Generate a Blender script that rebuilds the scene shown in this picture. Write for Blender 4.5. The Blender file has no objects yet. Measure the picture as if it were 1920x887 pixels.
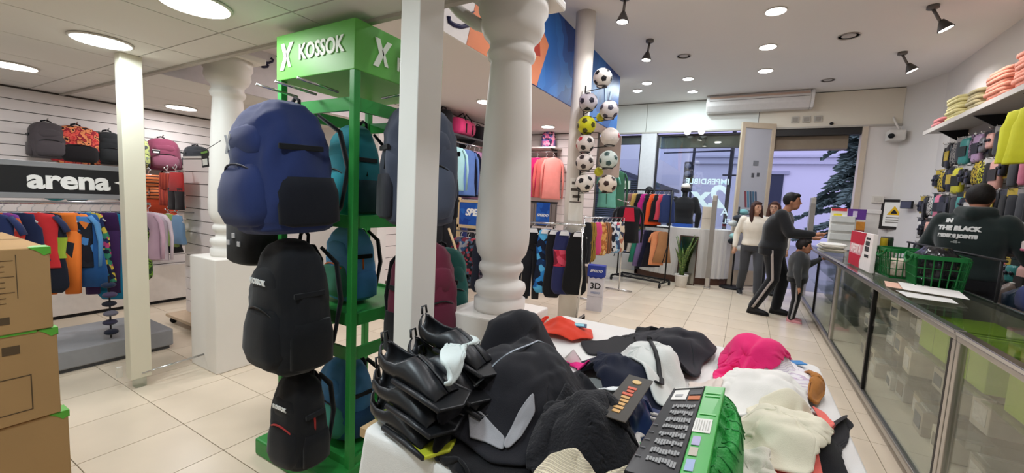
import bpy, bmesh, math, random
from mathutils import Vector, Matrix, noise
PI = math.pi
sc = bpy.context.scene
C = sc.collection
# ---------------------------------------------------------------- camera
F_PX, YAW, PITCH, ROLL, EYE = 771.68, math.radians(-29.4), math.radians(5.345), math.radians(2.936), 1.45
fwd = Vector((math.sin(YAW)*math.cos(PITCH), math.cos(YAW)*math.cos(PITCH), -math.sin(PITCH)))
rgt = Vector((math.cos(YAW), -math.sin(YAW), 0)); upv = rgt.cross(fwd)
r2 = rgt*math.cos(ROLL) + upv*math.sin(ROLL); u2 = upv*math.cos(ROLL) - rgt*math.sin(ROLL)
cd = bpy.data.cameras.new('camera'); cam = bpy.data.objects.new('camera', cd); C.objects.link(cam)
cd.sensor_width = 36; cd.lens = 36*F_PX/1920; cd.clip_start = .05; cd.clip_end = 300
cam.matrix_world = Matrix(((r2.x, u2.x, -fwd.x, 0), (r2.y, u2.y, -fwd.y, 0), (r2.z, u2.z, -fwd.z, EYE), (0, 0, 0, 1)))
sc.camera = cam
# ---------------------------------------------------------------- world: overcast dusk sky
w = bpy.data.worlds.new('dusk_sky'); sc.world = w; w.use_nodes = True
bg = w.node_tree.nodes['Background']; bg.inputs[0].default_value = (.47, .48, .74, 1); bg.inputs[1].default_value = 2.05
# ---------------------------------------------------------------- exposure
vs = sc.view_settings; vs.view_transform = 'Standard'; vs.look = 'None'; vs.exposure = 0.5; vs.gamma = 1; vs.use_curve_mapping = False
sc.cycles.adaptive_threshold = .03
# lamps belong to the fixtures: watts for the low-ceiling panels, the high-ceiling downlights and the track spots
W_LOW, W_HIGH, W_MEZZ, W_SPOT = 6.8, 9.6, 7.5, 4
# ---------------------------------------------------------------- helpers
def lin(c): return c/12.92 if c <= .04045 else ((c+.055)/1.055)**2.4
def rgb(h):
    h = h.lstrip('#'); return tuple(lin(int(h[i:i+2], 16)/255) for i in (0, 2, 4)) + (1,)
MC = {}
def mat(h, rough=.6, metal=0., var=.08, scale=18., bump=0., bscale=250., spec=.4, emit=0., trans=0., ior=1.45, sheen=0., coat=0., rnd=0., alpha=1.):
    key = ('m', h, rough, metal, var, scale, bump, bscale, spec, emit, trans, sheen, coat, rnd, alpha)
    if key in MC: return MC[key]
    m = bpy.data.materials.new('material_' + h.strip('#')); m.use_nodes = True
    nt = m.node_tree; N = nt.nodes; L = nt.links; b = N['Principled BSDF']
    col = rgb(h)
    b.inputs['Roughness'].default_value = rough; b.inputs['Metallic'].default_value = metal
    b.inputs['Specular IOR Level'].default_value = spec; b.inputs['IOR'].default_value = ior
    b.inputs['Transmission Weight'].default_value = trans; b.inputs['Sheen Weight'].default_value = sheen
    b.inputs['Coat Weight'].default_value = coat; b.inputs['Alpha'].default_value = alpha
    tc = N.new('ShaderNodeTexCoord'); src = None
    if var > 0:
        nz = N.new('ShaderNodeTexNoise'); nz.inputs['Scale'].default_value = scale; nz.inputs['Detail'].default_value = 4
        L.new(tc.outputs['Object'], nz.inputs['Vector'])
        mx = N.new('ShaderNodeMix'); mx.data_type = 'RGBA'
        mx.inputs[6].default_value = tuple(max(0, x*(1-var)) for x in col[:3]) + (1,)
        mx.inputs[7].default_value = tuple(min(1, x*(1+var)) for x in col[:3]) + (1,)
        L.new(nz.outputs['Fac'], mx.inputs[0]); src = mx.outputs[2]
        if rnd > 0:
            oi = N.new('ShaderNodeObjectInfo'); hs = N.new('ShaderNodeHueSaturation')
            mr = N.new('ShaderNodeMapRange'); mr.inputs[3].default_value = 1-rnd; mr.inputs[4].default_value = 1+rnd
            L.new(oi.outputs['Random'], mr.inputs[0]); L.new(mr.outputs[0], hs.inputs['Value']); L.new(src, hs.inputs['Color']); src = hs.outputs[0]
        L.new(src, b.inputs['Base Color'])
    else: b.inputs['Base Color'].default_value = col
    if emit > 0:
        b.inputs['Emission Color'].default_value = col; b.inputs['Emission Strength'].default_value = emit
    if bump > 0:
        n2 = N.new('ShaderNodeTexNoise'); n2.inputs['Scale'].default_value = bscale; n2.inputs['Detail'].default_value = 3
        L.new(tc.outputs['Object'], n2.inputs['Vector']); bp = N.new('ShaderNodeBump'); bp.inputs['Strength'].default_value = bump; bp.inputs['Distance'].default_value = .004
        L.new(n2.outputs['Fac'], bp.inputs['Height']); L.new(bp.outputs[0], b.inputs['Normal'])
    MC[key] = m; return m
def cloth(h, **k): return mat(h, rough=k.pop('rough', .85), var=k.pop('var', .14), scale=k.pop('scale', 9), bump=k.pop('bump', .25), bscale=k.pop('bscale', 500), spec=.2, sheen=k.pop('sheen', .15), **k)
def glass(tint='f4fbf8', rough=.02, alpha=.16):
    # thin clear sheet: mostly see-through, glossy reflection on top
    key = ('g', tint, rough, alpha)
    if key in MC: return MC[key]
    m = bpy.data.materials.new('clear_glass'); m.use_nodes = True; nt = m.node_tree; N = nt.nodes; L = nt.links
    N.remove(N['Principled BSDF']); out = N['Material Output']
    t = N.new('ShaderNodeBsdfTransparent'); t.inputs[0].default_value = rgb(tint)
    g = N.new('ShaderNodeBsdfGlossy'); g.inputs['Roughness'].default_value = rough
    fr = N.new('ShaderNodeFresnel'); fr.inputs[0].default_value = 1.5
    ad = N.new('ShaderNodeMath'); ad.operation = 'MULTIPLY_ADD'; ad.inputs[1].default_value = .3; ad.inputs[2].default_value = alpha*.3
    L.new(fr.outputs[0], ad.inputs[0]); mx = N.new('ShaderNodeMixShader')
    L.new(ad.outputs[0], mx.inputs[0]); L.new(t.outputs[0], mx.inputs[1]); L.new(g.outputs[0], mx.inputs[2]); L.new(mx.outputs[0], out.inputs[0])
    MC[key] = m; return m
def pat(hexes, scale=8., kind='voronoi', rough=.8, spec=.25, stretch=(1, 1, 1)):
    key = ('p', tuple(hexes), scale, kind, rough, stretch)
    if key in MC: return MC[key]
    m = bpy.data.materials.new('pattern_' + hexes[0]); m.use_nodes = True; nt = m.node_tree; N = nt.nodes; L = nt.links; b = N['Principled BSDF']
    b.inputs['Roughness'].default_value = rough; b.inputs['Specular IOR Level'].default_value = spec
    tc = N.new('ShaderNodeTexCoord'); mp = N.new('ShaderNodeMapping'); mp.inputs['Scale'].default_value = stretch
    L.new(tc.outputs['Object'], mp.inputs[0]); rp = N.new('ShaderNodeValToRGB'); rp.color_ramp.interpolation = 'CONSTANT'
    if kind == 'voronoi':
        t = N.new('ShaderNodeTexVoronoi'); t.inputs['Scale'].default_value = scale; L.new(mp.outputs[0], t.inputs['Vector'])
        sp = N.new('ShaderNodeSeparateColor'); L.new(t.outputs['Color'], sp.inputs[0]); fac = sp.outputs[0]
    elif kind == 'noise':
        t = N.new('ShaderNodeTexNoise'); t.inputs['Scale'].default_value = scale; t.inputs['Detail'].default_value = 3; L.new(mp.outputs[0], t.inputs['Vector'])
        mr = N.new('ShaderNodeMapRange'); mr.inputs[1].default_value = .3; mr.inputs[2].default_value = .7; L.new(t.outputs['Fac'], mr.inputs[0]); fac = mr.outputs[0]
    elif kind == 'check':
        t = N.new('ShaderNodeTexChecker'); t.inputs['Scale'].default_value = scale; L.new(mp.outputs[0], t.inputs['Vector']); fac = t.outputs['Fac']
    else:
        t = N.new('ShaderNodeTexWave'); t.bands_direction = 'Z' if kind == 'stripe' else 'X'; t.inputs['Scale'].default_value = scale; t.inputs['Distortion'].default_value = .6 if kind == 'stripe' else 2.5
        L.new(mp.outputs[0], t.inputs['Vector']); fac = t.outputs['Fac']
    el = rp.color_ramp.elements; n = len(hexes)
    while len(el) < n: el.new(.5)
    for i, h in enumerate(hexes): el[i].position = i/n; el[i].color = rgb(h)
    L.new(fac, rp.inputs[0]); L.new(rp.outputs[0], b.inputs['Base Color'])
    MC[key] = m; return m

class MB:
    def __init__(s): s.v = []; s.f = []
    def add(s, vs, fs):
        o = len(s.v); s.v += [tuple(p) for p in vs]; s.f += [tuple(i+o for i in q) for q in fs]; return s
    def box(s, c, d, R=None):
        c = Vector(c); P = []
        for x in (-.5, .5):
            for y in (-.5, .5):
                for z in (-.5, .5):
                    q = Vector((x*d[0], y*d[1], z*d[2])); P.append(c + (R @ q if R else q))
        return s.add(P, [(0, 1, 3, 2), (4, 6, 7, 5), (0, 4, 5, 1), (2, 3, 7, 6), (0, 2, 6, 4), (1, 5, 7, 3)])
    def bb(s, lo, hi): return s.box([(a+b)/2 for a, b in zip(lo, hi)], [b-a for a, b in zip(lo, hi)])
    def loft(s, rings, cap=True, closed=False):
        n = len(rings[0]); V = [p for r in rings for p in r]; Fs = []
        m = len(rings)
        for i in range(m if closed else m-1):
            for j in range(n):
                a, b = i*n+j, i*n+(j+1) % n; c = ((i+1) % m)*n+(j+1) % n; d = ((i+1) % m)*n+j
                Fs.append((a, b, c, d))
        if cap and not closed: Fs += [tuple(range(n))[::-1], tuple((m-1)*n+j for j in range(n))]
        return s.add(V, Fs)
    def tube(s, pts, r, n=8, cap=True, closed=False, flat=1.):
        pts = [Vector(p) for p in pts]; m = len(pts); rs = r if isinstance(r, (list, tuple)) else [r]*m; rings = []; U = None
        for i, p in enumerate(pts):
            a = pts[(i-1) % m] if (closed or i > 0) else p; b = pts[(i+1) % m] if (closed or i < m-1) else p
            t = (b-a).normalized()
            if U is None:
                U = t.orthogonal() if abs(t.z) > .9 else Vector((0, 0, 1)).cross(t)
            U = (U - t*U.dot(t)).normalized(); W = t.cross(U)
            rings.append([p + (U*math.cos(2*PI*k/n) + W*math.sin(2*PI*k/n)*flat)*rs[i] for k in range(n)])
        return s.loft(rings, cap, closed)
    def cyl(s, a, b, r, r1=None, n=14): return s.tube([a, b], [r, r if r1 is None else r1], n)
    def lathe(s, prof, c=(0, 0, 0), n=28):
        c = Vector(c)
        return s.loft([[c + Vector((r*math.cos(2*PI*k/n), r*math.sin(2*PI*k/n), z)) for k in range(n)] for r, z in prof])
    def sphere(s, c, r, n=16, m=10, R=None):
        if not isinstance(r, (list, tuple)): r = (r, r, r)
        c = Vector(c); rings = []
        for i in range(m+1):
            t = PI*(i+.02)/(m+.04); rings.append([])
            for k in range(n):
                q = Vector((r[0]*math.sin(t)*math.cos(2*PI*k/n), r[1]*math.sin(t)*math.sin(2*PI*k/n), -r[2]*math.cos(t)))
                rings[-1].append(c + (R @ q if R else q))
        return s.loft(rings)
    def prism(s, poly, o, U, V, t):   # polygon in the plane (o,U,V), thickness vector t
        o, U, V, t = map(Vector, (o, U, V, t)); n = len(poly)
        P = [o + U*a + V*b for a, b in poly]; P += [p + t for p in P]
        return s.add(P, [tuple(range(n))[::-1], tuple(range(n, 2*n))] + [(i, (i+1) % n, n+(i+1) % n, n+i) for i in range(n)])
    def build(s, name, m, parent=None, smooth=False, bevel=0., sub=0, loc=None, rot=None, seg=2):
        me = bpy.data.meshes.new(name); me.from_pydata(s.v, [], s.f); me.validate(); me.update()
        bm = bmesh.new(); bm.from_mesh(me); bmesh.ops.recalc_face_normals(bm, faces=bm.faces); bm.to_mesh(me); bm.free()
        if smooth: me.shade_smooth()
        o = bpy.data.objects.new(name, me); C.objects.link(o); me.materials.append(m)
        if parent: o.parent = parent
        if bevel > 0:
            b = o.modifiers.new('bevel', 'BEVEL'); b.width = bevel; b.segments = seg; b.limit_method = 'ANGLE'
        if sub: q = o.modifiers.new('subdivision', 'SUBSURF'); q.levels = q.render_levels = sub
        if loc is not None: o.location = loc
        if rot is not None: o.rotation_euler = rot
        return o
def tag(o, label, cat, group=None, kind=None):
    if label: o['label'] = label
    if cat: o['category'] = cat
    if group: o['group'] = group
    if kind: o['kind'] = kind
    return o
def struct(o): o['kind'] = 'structure'; return o
def thing(name, label, cat, loc=(0, 0, 0), rz=0., group=None, rot=None):
    o = bpy.data.objects.new(name, None); C.objects.link(o); o.empty_display_size = .1
    o.location = loc; o.rotation_euler = rot if rot else (0, 0, rz); return tag(o, label, cat, group)
def copy_tree(o, parent=None):
    c = o.copy(); C.objects.link(c)
    if parent: c.parent = parent
    for ch in o.children: copy_tree(ch, c)
    return c
def dup(o, loc, rz=None, label=None, group=None, rot=None, scale=None):
    c = copy_tree(o); c.location = loc
    if rz is not None: c.rotation_euler = (0, 0, rz)
    if rot is not None: c.rotation_euler = rot
    if scale is not None: c.scale = scale
    if label: c['label'] = label
    if group: c['group'] = group
    return c
def setmat(o, m):   # own mesh, own material
    o.data = o.data.copy(); o.data.materials.clear(); o.data.materials.append(m); return o
def ring(c, rx, ry, n=20, e=2., fold=0., k=7, ph=0., R=None):
    c = Vector(c); P = []
    for i in range(n):
        t = 2*PI*i/n; a, b = math.cos(t), math.sin(t)
        x = math.copysign(abs(a)**(2/e), a)*rx; y = math.copysign(abs(b)**(2/e), b)*ry
        s = 1 + fold*math.sin(k*t+ph); q = Vector((x*s, y*s, 0)); P.append(c + (R @ q if R else q))
    return P
def text(s, size, m, parent=None, loc=(0, 0, 0), rot=(0, 0, 0), ext=.002, name='lettering', bold=0., shear=0., align='CENTER', sx=1.):
    cu = bpy.data.curves.new(name, 'FONT'); cu.body = s; cu.size = size; cu.extrude = ext; cu.offset = bold; cu.shear = shear; cu.align_x = align; cu.align_y = 'CENTER'; cu.resolution_u = 3
    t = bpy.data.objects.new(name, cu); C.objects.link(t); dg = bpy.context.evaluated_depsgraph_get(); dg.update()
    me = bpy.data.meshes.new_from_object(t.evaluated_get(dg)); bpy.data.objects.remove(t); bpy.data.curves.remove(cu)
    me.materials.clear(); me.materials.append(m); o = bpy.data.objects.new(name, me); C.objects.link(o)
    o.location = loc; o.rotation_euler = rot; o.scale = (sx, 1, 1)
    if parent: o.parent = parent
    return o
def fuse(mb, name, m, parent=None, voxel=.012, smooth=6, fac=.5):   # union of overlapping volumes into one continuous skin
    me = bpy.data.meshes.new(name); me.from_pydata(mb.v, [], mb.f); me.validate(); t = bpy.data.objects.new(name, me); C.objects.link(t)
    bm = bmesh.new(); bm.from_mesh(me); bmesh.ops.recalc_face_normals(bm, faces=bm.faces); bm.to_mesh(me); bm.free()
    r = t.modifiers.new('r', 'REMESH'); r.mode = 'VOXEL'; r.voxel_size = voxel
    if smooth: q = t.modifiers.new('s', 'SMOOTH'); q.iterations = smooth; q.factor = fac
    dg = bpy.context.evaluated_depsgraph_get(); dg.update(); m2 = bpy.data.meshes.new_from_object(t.evaluated_get(dg)); bpy.data.objects.remove(t)
    m2.materials.clear(); m2.materials.append(m); m2.shade_smooth(); o = bpy.data.objects.new(name, m2); C.objects.link(o)
    if parent: o.parent = parent
    return o
def lamp(name, loc, power, size, col=(.98, .96, .98), parent=None, rot=(0, 0, 0), spread=PI):
    l = bpy.data.lights.new(name, 'AREA'); l.shape = 'DISK'; l.size = size; l.energy = power; l.color = col; l.spread = spread
    o = bpy.data.objects.new(name, l); C.objects.link(o); o.location = loc; o.rotation_euler = rot
    if parent: o.parent = parent
    return o
ORD = ['first', 'second', 'third', 'fourth', 'fifth', 'sixth', 'seventh', 'eighth', 'ninth', 'tenth', 'eleventh', 'twelfth', 'thirteenth', 'fourteenth', 'fifteenth', 'sixteenth', 'seventeenth', 'eighteenth']
WHITE = mat('e9e4de', .5, var=.04, scale=3); OFFW = mat('dcd6cc', .55, var=.05, scale=3); BLACK = mat('17171a', .6); CHROME = mat('c9cacb', .22, 1., var=.03)
ALU = mat('b9b6b0', .35, .9, var=.05); DARKM = mat('2a2a2c', .45, .5); GREYM = mat('8b8b8d', .5, .2); PAPER = mat('f1efe9', .8, var=.03); PRINTW = mat('f7f7f5', .6, var=0); PRINTK = mat('1b1b1d', .6, var=0)
# ================================================================ the setting
def proj(p):
    v = Vector(p) - Vector((0, 0, EYE)); d = v.dot(fwd)
    return (960 + F_PX*v.dot(r2)/d, 443.5 - F_PX*v.dot(u2)/d, d) if d > .1 else (-9999, -9999, d)
floor = struct(MB().bb((-6.2, -3, -.12), (2.6, 9.35, -.004)).build('floor', mat('8a7c68', .9)))
TM = mat('ddceb8', .28, var=.13, scale=2.2, spec=.45, bump=.03, bscale=6, rnd=.035)
TS = .4555
tv = MB().bb((-TS/2+.0022, -TS/2+.0022, -.008), (TS/2-.0022, TS/2-.0022, 0))
tile0 = tv.build('tile', TM, floor, bevel=0); spots = []
for i in range(-9, 12):
    for j in range(-10, 20):
        x, y = -2.36 + TS*(i+.5), 1.105 + TS*(j+.5)
        if not (-6.1 < x < 2.5 and -3 < y < 9.3): continue
        a = proj((x, y, 0)); vis = -250 < a[0] < 2100 and -100 < a[1] < 1150 and a[2] > .2
        spots.append((0 if vis else 1, a[2], x, y))
spots.sort()
far = MB()
for n, (q, d, x, y) in enumerate(spots):
    if n < 290:
        t = tile0 if n == 0 else tile0.copy()
        if n: C.objects.link(t)
        t.location = (x, y, 0)
    else: far.bb((x-TS/2+.0022, y-TS/2+.0022, -.008), (x+TS/2-.0022, y+TS/2-.0022, 0))
o = far.build('tiles_beyond', TM, floor); o['kind'] = 'stuff'

WALLM = mat('e4dfdb', .7, var=.04, scale=1.5); CEILM = mat('e6e2dc', .75, var=.04, scale=1.2); CEILH = mat('e4e1de', .8, var=.03, scale=1.)
SLATM = mat('e6dedb', .5, var=.04, scale=2); GROOVE = mat('5a524e', .7)
def planks(parent, lo, hi, step, axis, gap, m, name='slat', proud=.012):
    """boards along a wall: lo/hi give the wall rectangle, axis is the normal"""
    z = lo[2]; first = None; k = 0
    while z < hi[2]-.01:
        z1 = min(z+step, hi[2]); mb = MB()
        if first is None or z1-z < step-.001:
            L = hi[0]-lo[0], hi[1]-lo[1]
            mb.box((0, 0, 0), (max(L[0], proud), max(L[1], proud), z1-z-gap)); p = mb.build(name, m, parent)
            if first is None: first = p
        else:
            p = first.copy(); C.objects.link(p)
        p.location = ((lo[0]+hi[0])/2, (lo[1]+hi[1])/2, (z+z1)/2); z = z1; k += 1
# left wing
wl = struct(MB().bb((-6.2, -3, 0), (-6.03, 3.75, 2.4)).build('wall_left', GROOVE))
planks(wl, (-6.02, .92, .45), (-6.02, 3.6, 2.24), .105, 'x', .007, SLATM)
MB().bb((-6.03, -3, 0), (-6.0, .9, 2.25)).build('panel', mat('ddd6d1', .6), wl)
MB().bb((-6.0, .1, 0), (-5.96, .22, 2.25)).build('batten', mat('c9c1bc', .6), wl)
MB().bb((-6.0, .62, 0), (-5.95, .9, 2.25)).build('pier', mat('d3ccc7', .6), wl)
wb = struct(MB().bb((-6.2, 3.6, 0), (-3.95, 3.75, 2.4)).build('wall_wing_back', WALLM))
tp = struct(MB().bb((-6.0, -1.5, .035), (-5.9, 3.6, .45)).build('trim_plinth', mat('e9e2dc', .55), bevel=.006))
MB().bb((-5.99, -1.5, 0), (-5.915, 3.6, .03)).build('toe_recess', BLACK, tp)
struct(MB().bb((-6.2, -3.15, 0), (2.6, -3, 3.7)).build('wall_rear', WALLM))
# inner wall of the sales floor and its far end, both slatted
wm = struct(MB().bb((-4.05, 3.75, 0), (-3.97, 7.1, 2.66)).build('wall_middle', GROOVE))
planks(wm, (-3.965, 3.75, .3), (-3.965, 7.0, 2.65), .15, 'x', .008, SLATM)
wf = struct(MB().bb((-4.05, 7.02, 0), (-2.35, 7.12, 2.66)).build('wall_far', GROOVE))
planks(wf, (-3.95, 7.015, .3), (-2.35, 7.015, 2.65), .15, 'y', .008, SLATM)
struct(MB().bb((-4.4, 7.12, 0), (-4.25, 9.3, 3.7)).build('wall_window_side', WALLM))
struct(MB().bb((-4.3, 7.1, 2.66), (-2.35, 7.2, 3.6)).build('wall_gallery_end', WALLM))
# low ceiling of boards
cl = struct(MB().bb((-6.2, -3, 2.262), (-.62, 1.41, 3.6)).build('ceiling_low', mat('4a4641', .9)))
MB().bb((-6.2, 1.41, 2.262), (-3.95, 3.75, 2.66)).build('soffit', mat('4a4641', .9), cl)
xs = [-6.03, -5.72, -5.12, -4.46, -3.79, -3.17, -2.54, -1.9, -1.26, -.62]
for a, b in zip(xs, xs[1:]):
    for c, d in ((-3, -.9), (-.9, 1.2), (1.2, 1.425)):
        MB().bb((a+.004, c+.004, 2.25), (b-.004, d-.004, 2.264)).build('panel', CEILM, cl)
    if b < -3.7: MB().bb((a+.004, 1.432, 2.25), (min(b, -3.95)-.004 if b > -4 else b-.004, 3.6, 2.264)).build('panel', CEILM, cl)
MB().bb((-6.03, 1.4, 2.235), (-.62, 1.43, 2.262)).build('edge_strip', mat('b5aea5', .6), cl)
# gallery slab and high ceiling
cg = struct(MB().bb((-3.97, 1.43, 2.66), (-2.1, 7.2, 3.6)).build('ceiling_gallery', mat('e6dedb', .75, var=.03, scale=1)))
struct(MB().bb((-4.4, -3, 3.6), (2.7, 9.35, 3.7)).build('ceiling', CEILH))
struct(MB().bb((-3.96, 1.43, 2.25), (-3.94, 3.75, 2.66)).build('trim_riser', mat('d9d3d6', .7)))
r = bpy.data.objects['trim_riser']
for S_ in [[(2.091, 2.527), (2.114, 2.521), (2.14, 2.517)], [(2.12, 2.538), (2.152, 2.534), (2.191, 2.532)], [(2.152, 2.559), (2.199, 2.558), (2.246, 2.556), (2.262, 2.547), (2.254, 2.532), (2.226, 2.521), (2.202, 2.52)], [(2.17, 2.57), (2.203, 2.567), (2.238, 2.565), (2.27, 2.573), (2.299, 2.592), (2.307, 2.608), (2.287, 2.622)], [(2.336, 2.655), (2.366, 2.664), (2.389, 2.675)]]: q_ = MB(); q_.tube([(-3.938, a, b) for a, b in S_], .012, 6, flat=.9); q_.build('script_stroke', mat('2c2b45', .6), r, smooth=True)
# graphic on the gallery face: white, orange and blue fields
bn = thing('banner', 'long printed banner on gallery edge, white and orange running into blue', 'banner', (-2.08, 0, 2.66))
MB().bb((-.02, 1.45, 0), (0, 3.6, .94)).build('white_field', mat('ece6e4', .5), bn)
MB().bb((-.02, 3.6, 0), (0, 7.18, .94)).build('blue_field', pat(['1c3f86', '2257a6', '2f74c4', '2a69b8'], 1.1, 'noise', .45), bn)
MB().prism([(2.78, 0), (4.05, 0), (4.3, .5), (3.6, .94), (3.05, .94)], (0, 0, 0), (0, 1, 0), (0, 0, 1), (.004, 0, 0)).build('orange_field', mat('e58a5f', .5, var=.15, scale=2), bn)
MB().prism([(3.75, .25), (4.1, .32), (4.0, .7), (3.7, .8)], (.004, 0, 0), (0, 1, 0), (0, 0, 1), (.003, 0, 0)).build('red_patch', mat('b8402f', .5), bn)
q_ = MB(); q_.tube([(.002, a, b-2.66) for a, b in [(2.541, 2.782), (2.546, 2.749), (2.61, 2.746), (2.702, 2.766), (2.796, 2.814), (2.829, 2.858), (2.816, 2.885), (2.769, 2.881)]], .02, 8, flat=.8); q_.build('script_letter', mat('20204a', .5), bn, smooth=True)
MB().prism([(a, b-2.66) for a, b in [(2.66, 2.842), (2.877, 2.959), (2.855, 2.933), (2.77, 2.877)]], (.002, 0, 0), (0, 1, 0), (0, 0, 1), (.003, 0, 0)).build('script_letter', mat('20204a', .5), bn)
text('V', .62, mat('9cc0e4', .5), bn, (.004, 6.55, .33), (PI/2, 0, PI/2), .002, bold=.01)
# classical pillars on square plinths
PROF = [(.127, .88), (.131, .90), (.131, .94), (.114, .952), (.126, .972), (.132, .995), (.126, 1.018), (.096, 1.03), (.092, 1.05), (.1, 1.072), (.112, 1.085), (.114, 1.1), (.11, 1.118), (.1, 1.128), (.104, 1.142), (.124, 1.17), (.135, 1.22), (.137, 1.3), (.13, 1.5), (.117, 1.8), (.101, 2.08), (.099, 2.1), (.114, 2.115), (.12, 2.14), (.107, 2.165), (.11, 2.19), (.138, 2.22), (.155, 2.26), (.15, 2.3), (.168, 2.33), (.168, 2.39)]
PILM = mat('ebe6df', .45, var=.04, scale=4)
for x, y, lab in ((-3.56, 1.735, 'fat white pillar on a square plinth behind the low rod'), (-1.06, 1.785, 'fat white pillar on a square plinth beside the heaped table')):
    t = thing('pillar', lab, 'pillar', (x, y, 0), group='white turned pillars')
    MB().bb((-.2, -.195, 0), (.19, .195, .88)).build('plinth', PILM, t, bevel=.008)
    sh = MB().lathe(PROF, n=48).build('shaft', PILM, t, smooth=True)
    MB().bb((-.19, -.19, 2.385), (.19, .19, 2.43)).build('abacus', PILM, t, bevel=.01)
br_ = MB(); br_.tube([(-1.17, 1.76, 2.27), (-1.26, 1.76, 2.31), (-1.36, 1.76, 2.38), (-1.46, 1.76, 2.48), (-1.54, 1.76, 2.6), (-1.58, 1.76, 2.75)], [.03, .032, .032, .032, .032, .032], 10); struct(br_.build('trim_bracket', PILM, smooth=True))
# slim square posts
def slim(x, y, w, d, z0, z1, lab, hexm, rz=0.):
    t = thing('square_post', lab, 'post', (x, y, 0), rz)
    MB().bb((-w/2, -d/2, z0), (w/2, d/2, z1)).build('shaft', mat(hexm, .4, var=.03, scale=3), t, bevel=.004)
    return t
p1 = slim(-3.6, 1.16, .085, .115, .07, 2.25, 'cream square post with a clear foot near the swimwear sign', 'dcd6c2')
MB().bb((-.03, -.03, 0), (.03, .03, .07)).build('clear_foot', glass(alpha=.4), p1)
MB().bb((-.075, -.1, .075), (-.055, -.07, .15)).build('clip', OFFW, p1, bevel=.003)
p2 = slim(-1.035, 1.13, .085, .125, 0, 2.25, 'white square post between the green stand and the nearest pillar', 'e8e6e0')
MB().bb((-.0435, -.02, .9), (-.0425, -.018, 1.4)).build('seam', mat('c9c5bd', .6), p2)
tag(MB().cyl((-3.56, 1.16, .1), (-3.56, 1.54, .12), .007).build('low_rod', CHROME, smooth=True), 'thin low rod between the cream post and the pillar plinth', 'rod')
# round column in front of the banner
rc = thing('round_column', 'plain round white column carrying the ball rack', 'column', (-1.93, 5.0, 0))
MB().lathe([(.12, 0), (.12, 3.6)], n=40).build('shaft', mat('e2dcd4', .5, var=.04, scale=3), rc, smooth=True)
nt = MB(); 
arcp = [(.1225*math.cos(a), .1225*math.sin(a)) for a in [(-100+i*12)*PI/180 for i in range(9)]]
nt.loft([[Vector((x, y, z)) for x, y in arcp] + [Vector((x*1.008, y*1.008, z)) for x, y in arcp[::-1]] for z in (1.22, 1.72)]); nt.build('paper_notice', PAPER, rc)
for k, (a, b, z) in enumerate(((-88, -30, 1.66), (-92, -32, 1.585), (-80, -34, 1.505), (-96, -22, 1.44))):
    q = MB(); aa = [(a+(b-a)*i/6)*PI/180 for i in range(7)]; h = .016 if k < 3 else .006
    q.loft([[Vector((.1245*math.cos(t), .1245*math.sin(t), z+s*h)) for t in aa] + [Vector((.1255*math.cos(t), .1255*math.sin(t), z+s*h)) for t in aa[::-1]] for s in (-1, 1)]); q.build('printed_line', mat('57504c', .7), rc)
# ---- storefront
Y0 = 9.2
fa = struct(MB().bb((-4.3, Y0+.02, 3.0), (2.12, Y0+.15, 3.6)).build('wall_front', mat('5c5650', .8)))
for a, b in ((-4.3, -2.03), (-2.022, .04), (.048, 2.1)): MB().bb((a, Y0-.01, 3.0), (b, Y0+.03, 3.585)).build('panel', mat('e0d8c8' if b > 1 else 'e0e2dc', .55, var=.03, scale=1), fa)  # lamp light put into the panel colour: cool at left, warm at right
MB().bb((-4.3, Y0-.03, 2.97), (2.1, Y0+.05, 3.0)).build('lip', mat('b9b4ab', .6), fa)
MB().bb((-2.1, Y0-.02, 0), (-1.79, Y0+.16, 3.0)).build('pilaster', mat('dcdde0', .6), fa)
MB().bb((1.68, Y0, 0), (2.12, Y0+.15, 3.0)).build('wall_pier', WALLM, fa)
MB().bb((1.6, Y0-.03, 0), (1.68, Y0+.15, 2.97)).build('jamb', mat('cfc0ad', .5), fa)
# angled corner and right wall
ws = struct(MB().prism([(2.1, 9.35), (2.1, 9.2), (2.38, 8.5), (2.12, -3), (2.6, -3), (2.7, 9.35)], (0, 0, 0), (1, 0, 0), (0, 1, 0), (0, 0, 3.6)).build('wall_right', mat('ddd9d4', .7, var=.04, scale=1.5)))
# windows: frame, glass, dark roller box above
FR = mat('3b3a3d', .45, .3)
def window(n, x0, x1, z0, z1, frame, y=Y0+.1):
    t = struct(bpy.data.objects.new('window_%d' % n, None)); C.objects.link(t); f = .04
    for nm, lo, hi in (('frame_stile', (x0, y-.03, z0), (x0+f, y+.03, z1)), ('frame_stile', (x1-f, y-.03, z0), (x1, y+.03, z1)), ('frame_rail', (x0+f, y-.03, z1-f), (x1-f, y+.03, z1)), ('frame_rail', (x0+f, y-.03, z0), (x1-f, y+.03, z0+f))):
        MB().bb(lo, hi).build(nm, frame, t, bevel=.003)
    MB().bb((x0+f, y-.005, z0+f), (x1-f, y+.005, z1-f)).build('pane', glass(alpha=.25), t); return t
w1 = window(1, -4.2, -2.1, .35, 2.95, FR); w2 = window(2, -1.79, .2, .35, 2.95, FR)
MB().bb((-1.75, Y0+.13, 2.68), (.16, Y0+.3, 2.95)).build('shutter_box', mat('6a6560', .6), w2)
MB().bb((-4.2, Y0+.13, 2.78), (-2.1, Y0+.3, 2.95)).build('shutter_box', mat('4b4a4c', .6), w1)
for k in range(22): MB().bb((-4.16, Y0+.2, 1.0+k*.045), (-2.14, Y0+.215, 1.035+k*.045)).build('shutter_slat', mat('474a5c', .5), w1)
MB().bb((-1.79, Y0-.02, 0), (.2, Y0+.16, .35)).build('sill_wall', WALLM, w2); MB().bb((-4.2, Y0-.02, 0), (-2.1, Y0+.16, .35)).build('sill_wall', WALLM, w1)
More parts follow.
